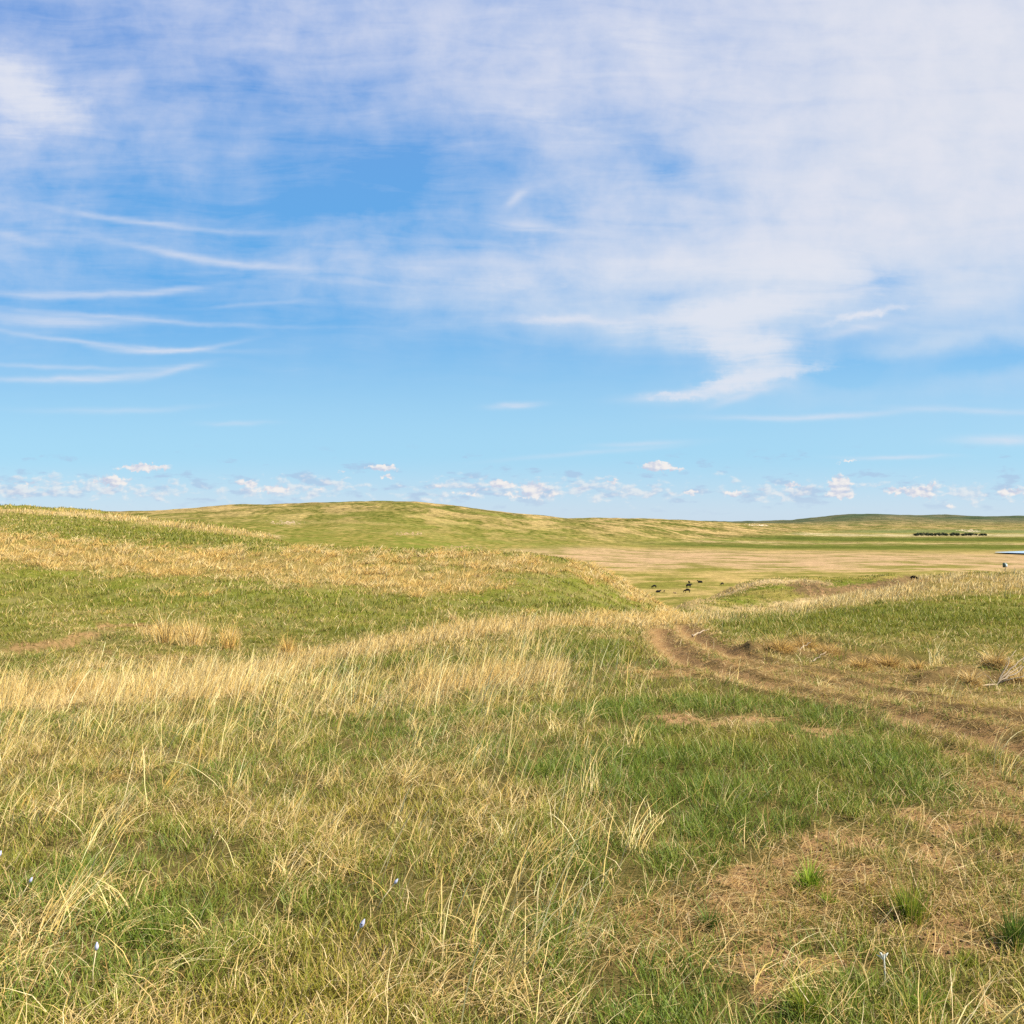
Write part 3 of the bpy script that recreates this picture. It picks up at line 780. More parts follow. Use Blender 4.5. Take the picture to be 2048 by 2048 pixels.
# green turf, near to far ------------------------------------------------------
def green_zone(name, n, y0, y1, power, per, rad, hgt, px, seed, lean=0.5, real=0.0028):
    x, y, rg = scatter(int(n * QF), y0, y1, power, seed)
    z = land(x, y); st, so, gr, u, v, tr = cover(x, y, z)
    clump = sstep(fbm(x * 2.2, y * 2.2, 4, 201), -0.32, 0.30)
    dens = (0.22 + 0.78 * clump) * (1 - 0.92 * sstep(so, 0.15, 0.5)) * (1 - 0.80 * sstep(st, 0.35, 0.8))
    dens = np.maximum(dens, gr * 0.9 * (1 - sstep(so, 0.2, 0.55)))
    dens = dens * (1 - 0.72 * tr) * (1 - 0.8 * scarp(x, y))
    dens = np.maximum(dens, 0.10 + 0.10 * sstep(fbm(x * 4, y * 4, 2, 231), 0.1, 0.35)) * (1 - 0.95 * sstep(0.36 - rut_depth(x, y), 0.0, 0.15))
    # short turf only on the crests above the straw band
    k = rg.random(len(x)) < dens
    x, y, gr, st, so = x[k], y[k], gr[k], st[k], so[k]
    X, Y, a, idx = tufted(x, y, rg, per, rad * (0.6 + 0.8 * rg.random(len(x))))
    m = len(X)
    L = hgt * (0.45 + 0.9 * rg.random(m)) * (0.75 + 0.5 * gr[idx]) * (1 - 0.45 * so[idx])
    az = np.where(rg.random(m) < 0.6, np.pi / 2 - a, rg.random(m) * 6.28)
    l0 = rg.random(m) * 0.45 * lean * 2; l1 = l0 + 0.3 + rg.random(m) * 1.1 * lean * 2
    tone = fbm(x * 0.7, y * 0.7, 3, 221)[idx]
    cool = (1 - sstep(Y, 6, 22))[:, None]
    green = pal(rg, m, GREENS) * (1 - cool * np.array([0.30, 0.12, -0.15])) * (1 - (1 - cool) * np.array([0.12, 0.18, 0.0])); ol = pal(rg, m, OLIVES); sw = pal(rg, m, STRAWS, .25)
    f = np.clip(0.30 + 1.2 * tone + 0.30 * (rg.random(m) - 0.5) - 0.50 * gr[idx], 0, 1)[:, None]
    c1 = green * (1 - f) + ol * f
    dry = rg.random(m) < np.clip(0.07 + 0.26 * f[:, 0] + 0.3 * st[idx] - 0.12 * gr[idx], 0.05, 0.7)
    c1 = np.where(dry[:, None], sw, c1)
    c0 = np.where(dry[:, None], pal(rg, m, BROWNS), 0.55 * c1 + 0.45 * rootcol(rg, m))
    w = px_w(Y, real, px) * (0.7 + 0.6 * rg.random(m))
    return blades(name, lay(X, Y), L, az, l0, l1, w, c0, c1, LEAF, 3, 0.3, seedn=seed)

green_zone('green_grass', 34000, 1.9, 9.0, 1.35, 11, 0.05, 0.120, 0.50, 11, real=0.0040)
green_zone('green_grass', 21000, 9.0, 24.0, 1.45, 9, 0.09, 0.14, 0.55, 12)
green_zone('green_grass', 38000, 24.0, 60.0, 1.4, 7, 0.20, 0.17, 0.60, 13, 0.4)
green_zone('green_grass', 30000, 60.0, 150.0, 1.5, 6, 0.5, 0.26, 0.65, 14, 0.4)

# short cured leaf, curled and half lying, all through the turf -----------------
def mat_zone(name, n, y0, y1, power, length, px, seed, real=0.0022):
    x, y, rg = scatter(int(n * QF), y0, y1, power, seed)
    z = land(x, y); st, so, gr, u, v, tr = cover(x, y, z)
    patch = sstep(fbm(x * 1.3 + 7, y * 1.1, 4, 301), -0.30, 0.40)
    left = sstep(u, 1350, 900)
    dens = np.clip(0.05 + 0.58 * patch ** 2.5 * (0.40 + 0.60 * left) + 0.30 * st + 0.10 * so, 0, 1) * (1 - 0.65 * gr)
    dens = np.maximum(dens, 0.42 * sstep(so, 0.1, 0.5))
    dens = np.maximum(dens, 0.85 * sstep(tr, 0.2, 0.7))
    hard = sstep(0.26 - rut_depth(x, y), 0.0, 0.12)
    dens = dens * (1 - 0.88 * hard) * (1 - 0.8 * scarp(x, y))
    k = rg.random(len(x)) < dens
    x, y, so = x[k], y[k], so[k]; m = len(x)
    tr = tr[k]; flat = rg.random(m) < (0.30 + 0.6 * np.maximum(sstep(so, 0.15, 0.5), sstep(tr, .3, .7)))
    L = length * (0.4 + 1.1 * rg.random(m) ** 1.5)
    az = np.where(rg.random(m) < 0.45, rg.normal(1.1, 0.7, m), rg.random(m) * 6.28)
    l0 = np.where(flat, 1.25 + 0.30 * rg.random(m), 0.25 + 0.8 * rg.random(m))
    l1 = np.where(flat, 1.45 + 0.35 * rg.random(m), l0 + 0.5 + 1.2 * rg.random(m))
    c1 = pal(rg, m, STRAWS, 0.3); br = pal(rg, m, BROWNS, 0.3)
    f = (rg.random(m) < 0.15 + 0.62 * np.maximum(sstep(so, .1, .5), sstep(tr, .2, .8)) * (0.75 + 0.5 * fbm(x * 3, y * 3, 2, 333)))[:, None]
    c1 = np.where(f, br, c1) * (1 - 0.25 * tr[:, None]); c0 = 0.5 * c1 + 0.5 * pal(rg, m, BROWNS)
    w = px_w(y, real, px) * (0.6 + 0.7 * rg.random(m))
    b = lay(x, y); b[:, 2] += 0.012 + 0.02 * rg.random(m)
    return blades(name, b, L, az, l0, l1, w, c0, c1, DRY, 3, 0.5, seedn=seed)

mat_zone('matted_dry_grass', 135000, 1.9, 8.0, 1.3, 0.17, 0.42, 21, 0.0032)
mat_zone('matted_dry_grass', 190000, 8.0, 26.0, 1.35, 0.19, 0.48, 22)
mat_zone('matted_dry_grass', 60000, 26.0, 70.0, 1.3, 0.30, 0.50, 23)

# standing straw in strips and on the crests ------------------------------------
def straw_zone(name, n, y0, y1, power, per, rad, hgt, px, seed, thr=0.28, gold=0.5):
    x, y, rg = scatter(int(n * QF), y0, y1, power, seed)
    z = land(x, y); st, so, gr, u, v, tr = cover(x, y, z)
    br = sstep(fbm(x * 0.8, y * 0.8, 3, 401), -0.45, 0.35)
    d = sstep(st, thr, 0.85) * (0.35 + 0.65 * br) * (1 - 0.8 * so)
    d = d * (1 - 0.8 * scarp(x, y))
    d = d * np.where((u < 1330) & (v > 1080) & (y > 26) & (y < 50), 0.30, 1.0)
    k = rg.random(len(x)) < d
    x, y, st = x[k], y[k], st[k]
    X, Y, a, idx = tufted(x, y, rg, per, rad * (0.6 + 0.8 * rg.random(len(x))))
    m = len(X)
    th = (0.65 + 0.7 * rg.random(len(x)))[idx]
    ragged = 0.45 + 0.75 * sstep(fbm(x * 0.55, y * 0.55, 3, 431), -0.4, 0.4)
    L = hgt * (0.35 + 0.85 * rg.random(m)) * th * (0.6 + 0.4 * st[idx]) * ragged[idx]
    az = np.where(rg.random(m) < 0.55, rg.normal(1.3, 0.6, m), np.pi / 2 - a)
    l0 = 0.05 + 0.28 * rg.random(m); l1 = l0 + 0.15 + 0.9 * rg.random(m) ** 1.5
    tone = sstep(fbm(x * 0.25, y * 0.25, 2, 421), -0.3, 0.3)[idx]
    gld = (rg.random(m) < gold * (0.4 + 1.0 * tone) * np.where(X / Y > 0.17, 0.15, 1.0))[:, None]
    c1 = np.where(gld, pal(rg, m, GOLDS, .2), pal(rg, m, STRAWS, .2))
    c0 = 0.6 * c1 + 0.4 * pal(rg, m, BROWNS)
    w = px_w(Y, 0.0024, px) * (0.6 + 0.7 * rg.random(m))
    return blades(name, lay(X, Y), L, az, l0, l1, w, c0, c1, DRY, 3, 0.25, seedn=seed)

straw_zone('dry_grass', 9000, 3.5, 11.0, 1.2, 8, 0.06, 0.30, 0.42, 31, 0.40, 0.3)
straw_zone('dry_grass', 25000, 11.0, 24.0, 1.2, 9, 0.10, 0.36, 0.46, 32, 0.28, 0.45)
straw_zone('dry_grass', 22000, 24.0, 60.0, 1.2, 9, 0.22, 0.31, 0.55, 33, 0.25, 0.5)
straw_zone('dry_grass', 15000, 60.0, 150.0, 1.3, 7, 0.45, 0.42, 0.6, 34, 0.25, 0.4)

# straw tussocks in the band across the left hill --------------------------------
def tussocks(name, n, seed):
    x, y, rg = scatter(int(n * QF), 26, 54, 1.0, seed)
    z = land(x, y); st, so, gr, u, v, tr = cover(x, y, z)
    k = (rg.random(len(x)) < sstep(st, 0.22, 0.6) * (u < 1400)) & (v > 1060)
    x, y = x[k], y[k]; per = 38
    X, Y, a, idx = tufted(x, y, rg, per, 0.16 + 0.16 * rg.random(len(x)))
    m = len(X); s = (0.55 + 0.75 * rg.random(len(x)))[idx]
    L = 0.42 * s * (0.5 + 0.7 * rg.random(m))
    lean_t = (rg.random(len(x)) * 0.5)[idx]
    az = np.where(rg.random(m) < 0.35, 1.2, np.pi / 2 - a)
    l0 = 0.1 + 0.5 * rg.random(m); l1 = l0 + 0.5 + 1.0 * rg.random(m) + lean_t
    tone = rg.random(len(x))[idx]
    c1 = np.where((tone < 0.6)[:, None], pal(rg, m, GOLDS, .22), pal(rg, m, STRAWS, .22))
    c0 = 0.5 * c1 + 0.5 * pal(rg, m, BROWNS)
    w = px_w(Y, 0.004, 0.55) * (0.6 + 0.7 * rg.random(m))
    return blades(name, lay(X, Y), L, az, l0, l1, w, c0, c1, DRY, 3, 0.2, seedn=seed)
tussocks('tussock_grass', 2600, 41)

# tall pale stalks leaning with the wind ----------------------------------------
def stalks(name, n, y0, y1, power, hgt, px, seed, fn, real=0.0026):
    x, y, rg = scatter(int(n * QF), y0, y1, power, seed)
    z = land(x, y); u, v = proj(x, y, z)
    st, so, gr, _, _, tr = cover(x, y, z)
    clump = sstep(fbm(x * 1.6, y * 1.6, 3, 501), -0.15, 0.45)
    k = rg.random(len(x)) < fn(u, v, st, so) * (0.10 + 0.90 * clump)
    x, y = x[k], y[k]; m = len(x)
    L = hgt * (0.45 + 0.75 * rg.random(m))
    az = rg.normal(1.4, 0.42, m) + 0.35 * fbm(x * 0.8, y * 0.8, 2, 511)
    wild = rg.random(m) < 0.16
    az = np.where(wild, rg.random(m) * 6.28, az)
    l0 = np.abs(rg.normal(0.24, 0.16, m)) + 0.35 * wild; l1 = l0 + np.abs(rg.normal(0.25, 0.35, m)) + 0.5 * wild
    c1 = np.minimum(pal(rg, m, STRAWS, 0.22) * 1.12, 0.85); c0 = 0.7 * c1 + 0.3 * pal(rg, m, OLIVES)
    w = px_w(y, real, px) * (0.65 + 0.6 * rg.random(m))
    return blades(name, lay(x, y), L, az, l0, l1, w, c0, c1, DRY, 6, 0.22, heads=0.3, seedn=seed)

def near_fn(u, v, st, so):
    a = stroke(u, v, [(930, 1830), (1060, 1770)], 150, 150) * 0.9
    b = stroke(u, v, [(60, 1600), (420, 1560)], 220, 120) * 0.28
    c = stroke(u, v, [(1140, 1650)], 70, 70) * 0.8
    d = sstep(u, 1300, 900) * 0.045 + 0.012
    e = stroke(u, v, [(850, 1560), (1000, 1560)], 60, 50) * 0.35
    return np.clip(a + b + c + d + e, 0, 1)
def mid_fn(u, v, st, so):
    a = stroke(u, v, [(0, 1500), (300, 1470), (600, 1440), (900, 1410), (1090, 1375)], 130, 46) * 0.68
    b = stroke(u, v, [(600, 1370), (1000, 1320), (1060, 1290)], 120, 24) * 0.35
    c = sstep(u, 1250, 900) * 0.08
    return np.clip(a + b + c + 0.35 * st, 0, 1)
stalks('tall_grass_stalks', 8000, 2.2, 6.5, 1.2, 0.46, 0.7, 51, near_fn, 0.0048)
stalks('tall_grass_stalks', 19000, 6.0, 16.0, 1.2, 0.58, 0.62, 52, mid_fn, 0.0048)
stalks('tall_grass_stalks', 12000, 16.0, 40.0, 1.2, 0.50, 0.48, 53, lambda u, v, st, so: np.clip(st * 0.8 + 0.05, 0, 1))

# bunches of long cured grass among the green, each fanning out to the right ------
def bunches(name, n, y0, y1, power, per, rad, hgt, real, px, seed, fn):
    x, y, rg = scatter(int(n * QF), y0, y1, power, seed)
    z = land(x, y); st, so, gr, u, v, tr = cover(x, y, z)
    k = rg.random(len(x)) < fn(u, v, st, so, gr) * sstep(fbm(x * 1.1, y * 1.1, 3, 701), -0.25, 0.2)
    x, y = x[k], y[k]
    X, Y, a, idx = tufted(x, y, rg, per, rad * (0.5 + rg.random(len(x))))
    m = len(X); s = (0.45 + 0.8 * rg.random(len(x)))[idx]
    L = hgt * s * (0.35 + 0.8 * rg.random(m))
    paz = (1.4 + rg.normal(0, 0.8, len(x)))[idx]; pl = np.abs(rg.normal(0.35, 0.3, len(x)))[idx]
    az = paz + rg.normal(0, 0.55, m)
    l0 = pl * 0.6 + np.abs(rg.normal(0, 0.25, m)); l1 = l0 + 0.2 + pl + np.abs(rg.normal(0.2, 0.4, m))
    tone = rg.random(len(x))[idx]
    c1 = np.where((tone < 0.12)[:, None], pal(rg, m, GOLDS, .2), np.minimum(pal(rg, m, STRAWS, .2) * 1.1, .85))
    c0 = 0.6 * c1 + 0.4 * pal(rg, m, OLIVES)
    w = px_w(Y, real, px) * (0.6 + 0.7 * rg.random(m))
    return blades(name, lay(X, Y), L, az, l0, l1, w, c0, c1, DRY, 5, 0.3, heads=0.08, seedn=seed)
bunches('bunch_grass', 560, 2.0, 7.5, 1.25, 22, 0.055, 0.32, 0.0046, 0.55, 61,
        lambda u, v, st, so, gr: np.clip((0.15 + 0.75 * sstep(u, 1350, 1000)) * (1 - 0.8 * so) * (1 - 0.5 * gr) , 0, 1))
bunches('bunch_grass', 900, 7.5, 18.0, 1.25, 22, 0.08, 0.40, 0.0046, 0.55, 62,
        lambda u, v, st, so, gr: np.clip((0.05 + 0.45 * sstep(u, 1250, 1000) + 0.5 * st) * (1 - so) * (1 - 0.6 * gr), 0, 1))

# crumbs of dry soil and dung on the bare ground -----------------------------------
def crumbs(name, n, seed):
    x, y, rg = scatter(n, 1.9, 9.0, 1.3, seed)
    st, so, gr, u, v, tr = cover(x, y, land(x, y))
    k = rg.random(n) < sstep(so, 0.12, 0.5); x, y = x[k], y[k]; m = len(x)
    c = np.array([(-1, -1, -1), (1, -1, -1), (1, 1, -1), (-1, 1, -1), (-1, -1, 1), (1, -1, 1), (1, 1, 1), (-1, 1, 1)], float) * 0.5
    s = (0.0025 + 0.009 * rg.random(m) ** 3)[:, None, None] * (0.6 + 0.8 * rg.random((m, 1, 3)))
    V_ = c[None] * (0.7 + 0.6 * rg.random((m, 8, 1))) * s
    a = rg.random(m) * 6.28; ca, sa = np.cos(a)[:, None], np.sin(a)[:, None]
    V_ = np.stack([V_[..., 0] * ca - V_[..., 1] * sa, V_[..., 0] * sa + V_[..., 1] * ca, V_[..., 2]], -1)
    V_ = V_ + np.stack([x, y, land(x, y) + 0.0015], -1)[:, None, :]
    F_ = np.array([(0, 3, 2, 1), (4, 5, 6, 7), (0, 1, 5, 4), (1, 2, 6, 5), (2, 3, 7, 6), (3, 0, 4, 7)])
    lp = (np.arange(m)[:, None, None] * 8 + F_[None]).reshape(-1)
    me = bpy.data.meshes.new(name); fill_mesh(me, V_.reshape(-1, 3), lp, np.full(m * 6, 4))
    ca_ = me.color_attributes.new('tint', 'FLOAT_COLOR', 'POINT')
    col = pal(rg, m, [(0.30, 0.18, 0.085), (0.14, 0.085, 0.04), (0.40, 0.26, 0.13), (0.09, 0.06, 0.035)], .2)
    rgba = np.ones((m * 8, 4), np.float32); rgba[:, :3] = np.repeat(col, 8, 0); ca_.data.foreach_set('color', rgba.reshape(-1))
    mm, q = material('soil_crumb'); out_principled(q, mm, q.attr('tint', 'Color'), 0.95, 0.05)
    me.materials.append(mm)
    o = bpy.data.objects.new(name, me); C.objects.link(o); o['kind'] = 'stuff'
crumbs('soil_crumbs', 60000, 81)

# ------------------------------------------------------------------ single things
def at(px, py, Y): return ((px - 1024) / F * Y, Y, EYE - (py - HZ) * Y / F)
def ground_z(x, y): return float(land(np.array([float(x)]), np.array([float(y)]))[0])
def tag(o, label, cat, group=None):
    o['label'] = label; o['category'] = cat
    if group: o['group'] = group
    return o
def empty(name, loc, label, cat, group=None, rz=0.0):
    o = bpy.data.objects.new(name, None); C.objects.link(o)
    o.location = loc; o.rotation_euler = (0, 0, rz); o.empty_display_size = 0.2
    return tag(o, label, cat, group)
def link(name, bm, mat, parent=None, smooth=True):
    me = bpy.data.meshes.new(name); bm.to_mesh(me); bm.free()
    me.materials.append(mat)
    if smooth: me.polygons.foreach_set('use_smooth', np.ones(len(me.polygons), bool))
    o = bpy.data.objects.new(name, me); C.objects.link(o); o.parent = parent
    return o
def tube(bm, pts, rads, n=7):
    rings = []
    P_ = [Vector(p) for p in pts]
    for i, p in enumerate(P_):
        d = (P_[min(i + 1, len(P_) - 1)] - P_[max(i - 1, 0)]).normalized()
        a = d.orthogonal().normalized(); b = d.cross(a)
        rings.append([bm.verts.new(p + (a * math.cos(2 * math.pi * k / n) + b * math.sin(2 * math.pi * k / n)) * rads[i]) for k in range(n)])
    for r0, r1 in zip(rings[:-1], rings[1:]):
        for k in range(n): bm.faces.new((r0[k], r0[(k + 1) % n], r1[(k + 1) % n], r1[k]))
    bm.faces.new(rings[0][::-1]); bm.faces.new(rings[-1])
from mathutils import Vector, noise as mnoise

def plain(name, col, rough=0.8, var=0.25, scale=8.0, spec=0.2):
    m, q = material(name)
    tcn = q.node('ShaderNodeTexCoord'); n = q.noise(S(q, tcn.outputs['Object']), scale, 5, 0.6)
    c = q.mix(n, tuple(x * (1 - var) for x in col), tuple(x * (1 + var) for x in col))
    bump = q.node('ShaderNodeBump'); q.put(bump.inputs['Height'], n * 0.02); bump.inputs['Strength'].default_value = 0.4
    out_principled(q, m, c, rough, spec, bump.outputs[0])
    return m
BARK = plain('weathered_wood', (0.30, 0.225, 0.145), 0.85, 0.35, 40)
DARKBARK = plain('dark_twig', (0.16, 0.11, 0.07), 0.85, 0.35, 40)
COWHIDE = plain('black_hide', (0.008, 0.008, 0.008), 0.8, 0.3, 3, 0.1)
CALFHIDE = plain('tan_hide', (0.30, 0.19, 0.10), 0.7, 0.3, 3, 0.3)
PALE = plain('pale_bud', (0.42, 0.42, 0.56), 0.7, 0.12, 60)
DARKEYE = plain('dark_centre', (0.012, 0.012, 0.02), 0.7, 0.1, 60)
SILVER = plain('silvery_leaf', (0.50, 0.48, 0.40), 0.7, 0.15, 60)
STEM = plain('dry_stem', (0.62, 0.50, 0.28), 0.7, 0.2, 40)
GALV = plain('grey_green_metal', (0.10, 0.13, 0.10), 0.5, 0.2, 20)
WHITE = plain('white_plate', (0.75, 0.75, 0.74), 0.5, 0.06, 20)
POSTW = plain('brown_post', (0.16, 0.10, 0.05), 0.8, 0.3, 20)

# cattle ------------------------------------------------------------------------
def skinned(name, V_, E_, Rd, mat, parent=None, sub=2):
    me = bpy.data.meshes.new(name)
    me.from_pydata(V_, E_, [])
    o = bpy.data.objects.new(name, me); C.objects.link(o); o.parent = parent
    sk_ = o.modifiers.new('skin', 'SKIN'); sk_.use_smooth_shade = True
    if not me.skin_vertices: me.skin_vertices.new() if hasattr(me.skin_vertices, 'new') else None
    lay_ = me.skin_vertices[0].data
    for i, r in enumerate(Rd): lay_[i].radius = r if isinstance(r, tuple) else (r, r)
    lay_[1].use_root = True
    ss = o.modifiers.new('smooth', 'SUBSURF'); ss.levels = sub; ss.render_levels = sub
    me.materials.append(mat)
    return o

def cow(px, py, pose, rz, label, s=1.0, hide=None, Y=None):
    if Y is None: x, y = locate(px, py)
    else: x, y = (px - 1024) / F * Y, Y
    z = ground_z(x, y)
    t = empty('cow' if s > 0.75 else 'calf', (x, y, z), label, 'cow' if s > 0.75 else 'calf', 'cattle grazing on the valley floor', R(rz))
    if pose == 'lying':
        V_ = [(-.72, 0, .40), (-.05, 0, .42), (.55, 0, .46), (.88, 0, .72), (1.08, 0, .92), (1.36, 0, .80),
              (.50, .30, .18), (.82, .34, .08), (.55, .32, .06), (.50, -.30, .18), (.82, -.34, .08), (.55, -.32, .06),
              (-.60, .36, .20), (-.20, .44, .10), (-.60, -.36, .20), (-.20, -.44, .10), (-1.02, 0, .30), (-1.0, .25, .06), (1.0, .17, .98), (1.0, -.17, .98)]
        E_ = [(0, 1), (1, 2), (2, 3), (3, 4), (4, 5), (2, 6), (6, 7), (7, 8), (2, 9), (9, 10), (10, 11), (0, 12), (12, 13), (0, 14), (14, 15), (0, 16), (16, 17), (4, 18), (4, 19)]
        Rd = [.33, (.36, .42), .34, .20, .14, .08, .10, .06, .05, .10, .06, .05, .15, .07, .15, .07, .05, .03, .03, .03]
    else:
        hd = [(.95, 0, 1.28), (1.18, 0, 1.42), (1.48, 0, 1.28)] if pose == 'up' else [(.95, 0, .92), (1.14, 0, .52), (1.26, 0, .18)]
        V_ = [(-.68, 0, 1.12), (-.05, 0, 1.05), (.58, 0, 1.10)] + hd + [
              (.56, .19, .74), (.60, .19, .40), (.57, .19, .02), (.56, -.19, .74), (.52, -.19, .40), (.55, -.19, .02),
              (-.66, .20, .80), (-.80, .20, .46), (-.74, .20, .02), (-.62, -.20, .80), (-.70, -.20, .46), (-.62, -.20, .02),
              (-1.0, 0, 1.05), (-1.06, 0, .48), (hd[1][0] - .08, .17, hd[1][2] + .08), (hd[1][0] - .08, -.17, hd[1][2] + .08)]
        E_ = [(0, 1), (1, 2), (2, 3), (3, 4), (4, 5), (2, 6), (6, 7), (7, 8), (2, 9), (9, 10), (10, 11), (0, 12), (12, 13), (13, 14), (0, 15), (15, 16), (16, 17), (0, 18), (18, 19), (4, 20), (4, 21)]
        Rd = [(.30, .33), (.34, .40), (.28, .34), .20, .14, .08, .12, .065, .055, .12, .065, .055, .16, .07, .055, .16, .07, .055, .05, .03, .03, .03]
    s *= 1.18
    V_ = [tuple(c * s for c in v) for v in V_]
    Rd = [tuple(a * s for a in r) if isinstance(r, tuple) else r * s for r in Rd]
    skinned('body', V_, E_, Rd, hide or COWHIDE, t)
    return t
cow(1308, 1177, 'grazing', 195, 'black cow standing leftmost of the herd, head down', 1.0)
cow(1316, 1185, 'lying', 10, 'black cow lying just below the leftmost standing cow', 1.0)
cow(1328, 1185, 'up', 80, 'small dark calf facing away beside the lying cow on the left', 0.62)
cow(1350, 1187, 'lying', 170, 'tan calf lying in dry grass between the two lower black cows', 0.6, CALFHIDE)
cow(1377, 1176, 'up', 15, 'largest black cow standing in the middle of the herd', 1.15)
cow(1378, 1168, 'up', 100, 'black cow seen end on, right behind the largest cow', 0.85)
cow(1374, 1186, 'grazing', 180, 'stout black cow below the largest cow, nearest of the herd', 1.15)
cow(1400, 1166, 'lying', 185, 'black cow lying above and right of the herd centre', 1.15)
cow(1444, 1171, 'grazing', 210, 'small black cow alone at the right end of the herd', 0.8)
cow(1828, 1154, 'grazing', 335, 'lone black cow on the slope behind the right straw crest', 1.1, None, 296)

# the dark row of trees by the far meadow ------------------------------------------
TREELEAF = None
def tree_leaf():
    m, q = material('dark_tree_leaf')
    pos = S(q, q.node('ShaderNodeNewGeometry').outputs['Position'])
    c = q.mix(q.noise(pos, 0.9, 3, 0.6), (0.008, 0.014, 0.006), (0.028, 0.038, 0.014))
    out_principled(q, m, c, 0.8, 0.1)
    return m
TREELEAF = tree_leaf()
def tree(px, h, w, label, seed, dy=0.0):
    rd = random.Random(seed)
    Y = 2010 + dy; x = (px - 1024) / F * Y; z = ground_z(x, Y)
    t = empty('tree', (x, Y, z - 0.1), label, 'tree', 'dark row of trees at the foot of the far hills')
    bm = bmesh.new()
    tube(bm, [(0, 0, 0), (0.1, 0, h * .3), (0.05, .1, h * .75)], [.30, .22, .06], 7)
    for k in range(5):
        a = rd.random() * 6.28; r = w * .3
        tube(bm, [(0.05, 0, h * (.22 + .07 * k)), (math.cos(a) * r * .6, math.sin(a) * r * .6, h * (.42 + .06 * k)), (math.cos(a) * r, math.sin(a) * r, h * (.55 + .06 * k))], [.12, .08, .03], 5)
    link('trunk', bm, DARKBARK, t)
    bm = bmesh.new()
    lumps = [(rd.gauss(0, w * .20), rd.gauss(0, w * .18), h * (.34 + .36 * rd.random()), w * (.20 + .12 * rd.random())) for _ in range(9)]
    for k in range(1300):
        lx, ly, lz, lr = rd.choice(lumps)
        v = Vector((rd.gauss(0, 1), rd.gauss(0, 1), rd.gauss(0, 1))).normalized() * lr * (rd.random() ** .35)
        p = Vector((lx, ly, lz)) + Vector((v.x, v.y, v.z * .85))
        if p.z < 0.25: p.z = 0.25 + rd.random() * .6
        s_ = .34 + .26 * rd.random()
        a = Vector((rd.gauss(0, 1), rd.gauss(0, 1), rd.gauss(0, 1))).normalized() * s_; b = a.orthogonal().normalized() * s_ * .8
        bm.faces.new([bm.verts.new(p + a), bm.verts.new(p + b), bm.verts.new(p - a), bm.verts.new(p - b)])
    link('crown', bm, TREELEAF, t, False)
L1 = 'dark bushy tree in the long leftmost clump of the far tree row'
L2 = 'dark bushy tree in the second clump from the left of the far tree row'
L3 = 'dark domed tree in the middle clump of the far tree row'
L4 = 'dark bushy tree in the fourth clump from the left of the far tree row'
for i, (px, h, w, lab) in enumerate([
    (1831, 4.6, 7, L1), (1837, 6.0, 9, L1), (1844, 6.4, 9, L1), (1851, 6.6, 9, L1), (1858, 6.2, 8, L1), (1863, 5.0, 7, L1),
    (1871, 5.6, 8, L2), (1878, 6.3, 9, L2), (1886, 5.8, 9, L2), (1893, 5.0, 7, L2),
    (1902, 4.8, 7, L3), (1908, 6.3, 9, L3), (1915, 5.2, 8, L3),
    (1926, 4.2, 7, L4), (1933, 5.2, 8, L4), (1940, 5.4, 8, L4), (1946, 5.0, 7, L4),
    (1952.5, 4.6, 4.5, 'single narrow dark tree right after the fourth clump of the far row'),
    (1962, 4.4, 7, 'dark low tree, left one of the last pair in the far row'), (1970, 4.0, 7, 'dark low tree at the right end of the far tree row')]):
    tree(px, h * 1.35, w * 1.5, lab, 900 + i, (i % 3) * 5)

# marker post on the right crest ----------------------------------------------------
def marker():
    x, y = at(2010, 1148, 50)[:2]; z = ground_z(x, y)
    t = empty('marker_post', (x, y, z), 'small grey-green box with a white plate on a thin post at the right crest', 'marker post')
    bm = bmesh.new(); tube(bm, [(0, 0, -.1), (0, 0, .55)], [.022, .02], 8); link('post', bm, POSTW, t)
    bm = bmesh.new(); bmesh.ops.create_cube(bm, size=1.0)
    for v in bm.verts: v.co = Vector((v.co.x * .20 - .03, v.co.y * .14, v.co.z * .26 + .72))
    bmesh.ops.bevel(bm, geom=bm.edges[:], offset=.025, segments=2, affect='EDGES')
    bx_ = link('box', bm, GALV, t)
    bm = bmesh.new(); bmesh.ops.create_cube(bm, size=1.0)
    for v in bm.verts: v.co = Vector((v.co.x * .10 + .02, v.co.y * .02 - .083, v.co.z * .15 + .69))
    bmesh.ops.bevel(bm, geom=bm.edges[:], offset=.006, segments=1, affect='EDGES')
    link('plate', bm, WHITE, t)
marker()

# weathered sticks and torn-up roots by the track ------------------------------------
def sticks(name, label, cat, base_px, segs, mat, seed):
    """segs: lists of photo places, each with its own depth offset, run along one stick"""
    rd = random.Random(seed)
    bxx, byy = locate(*base_px); bz = ground_z(bxx, byy)
    bm = bmesh.new()
    for pts, r in segs:
        W = []
        for i, (px, py, dy) in enumerate(pts):
            p = Vector(at(px, py, byy + dy)); gz = ground_z(p.x, p.y) + r
            if p.z < gz: p.z = gz
            W.append(p - Vector((bxx, byy, bz)))
        # a wandering line between the points
        fine_p = []
        for a, b in zip(W[:-1], W[1:]):
            for k in range(4): fine_p.append(a.lerp(b, k / 4) + Vector((rd.gauss(0, r * .7), rd.gauss(0, r * .7), rd.gauss(0, r * .5))))
        fine_p.append(W[-1])
        n = len(fine_p)
        tube(bm, fine_p, [.72 * r * (1 - .65 * i / (n - 1)) for i in range(n)], 6)
    o = link(name, bm, mat)
    o.location = (bxx, byy, bz)
    return tag(o, label, cat)
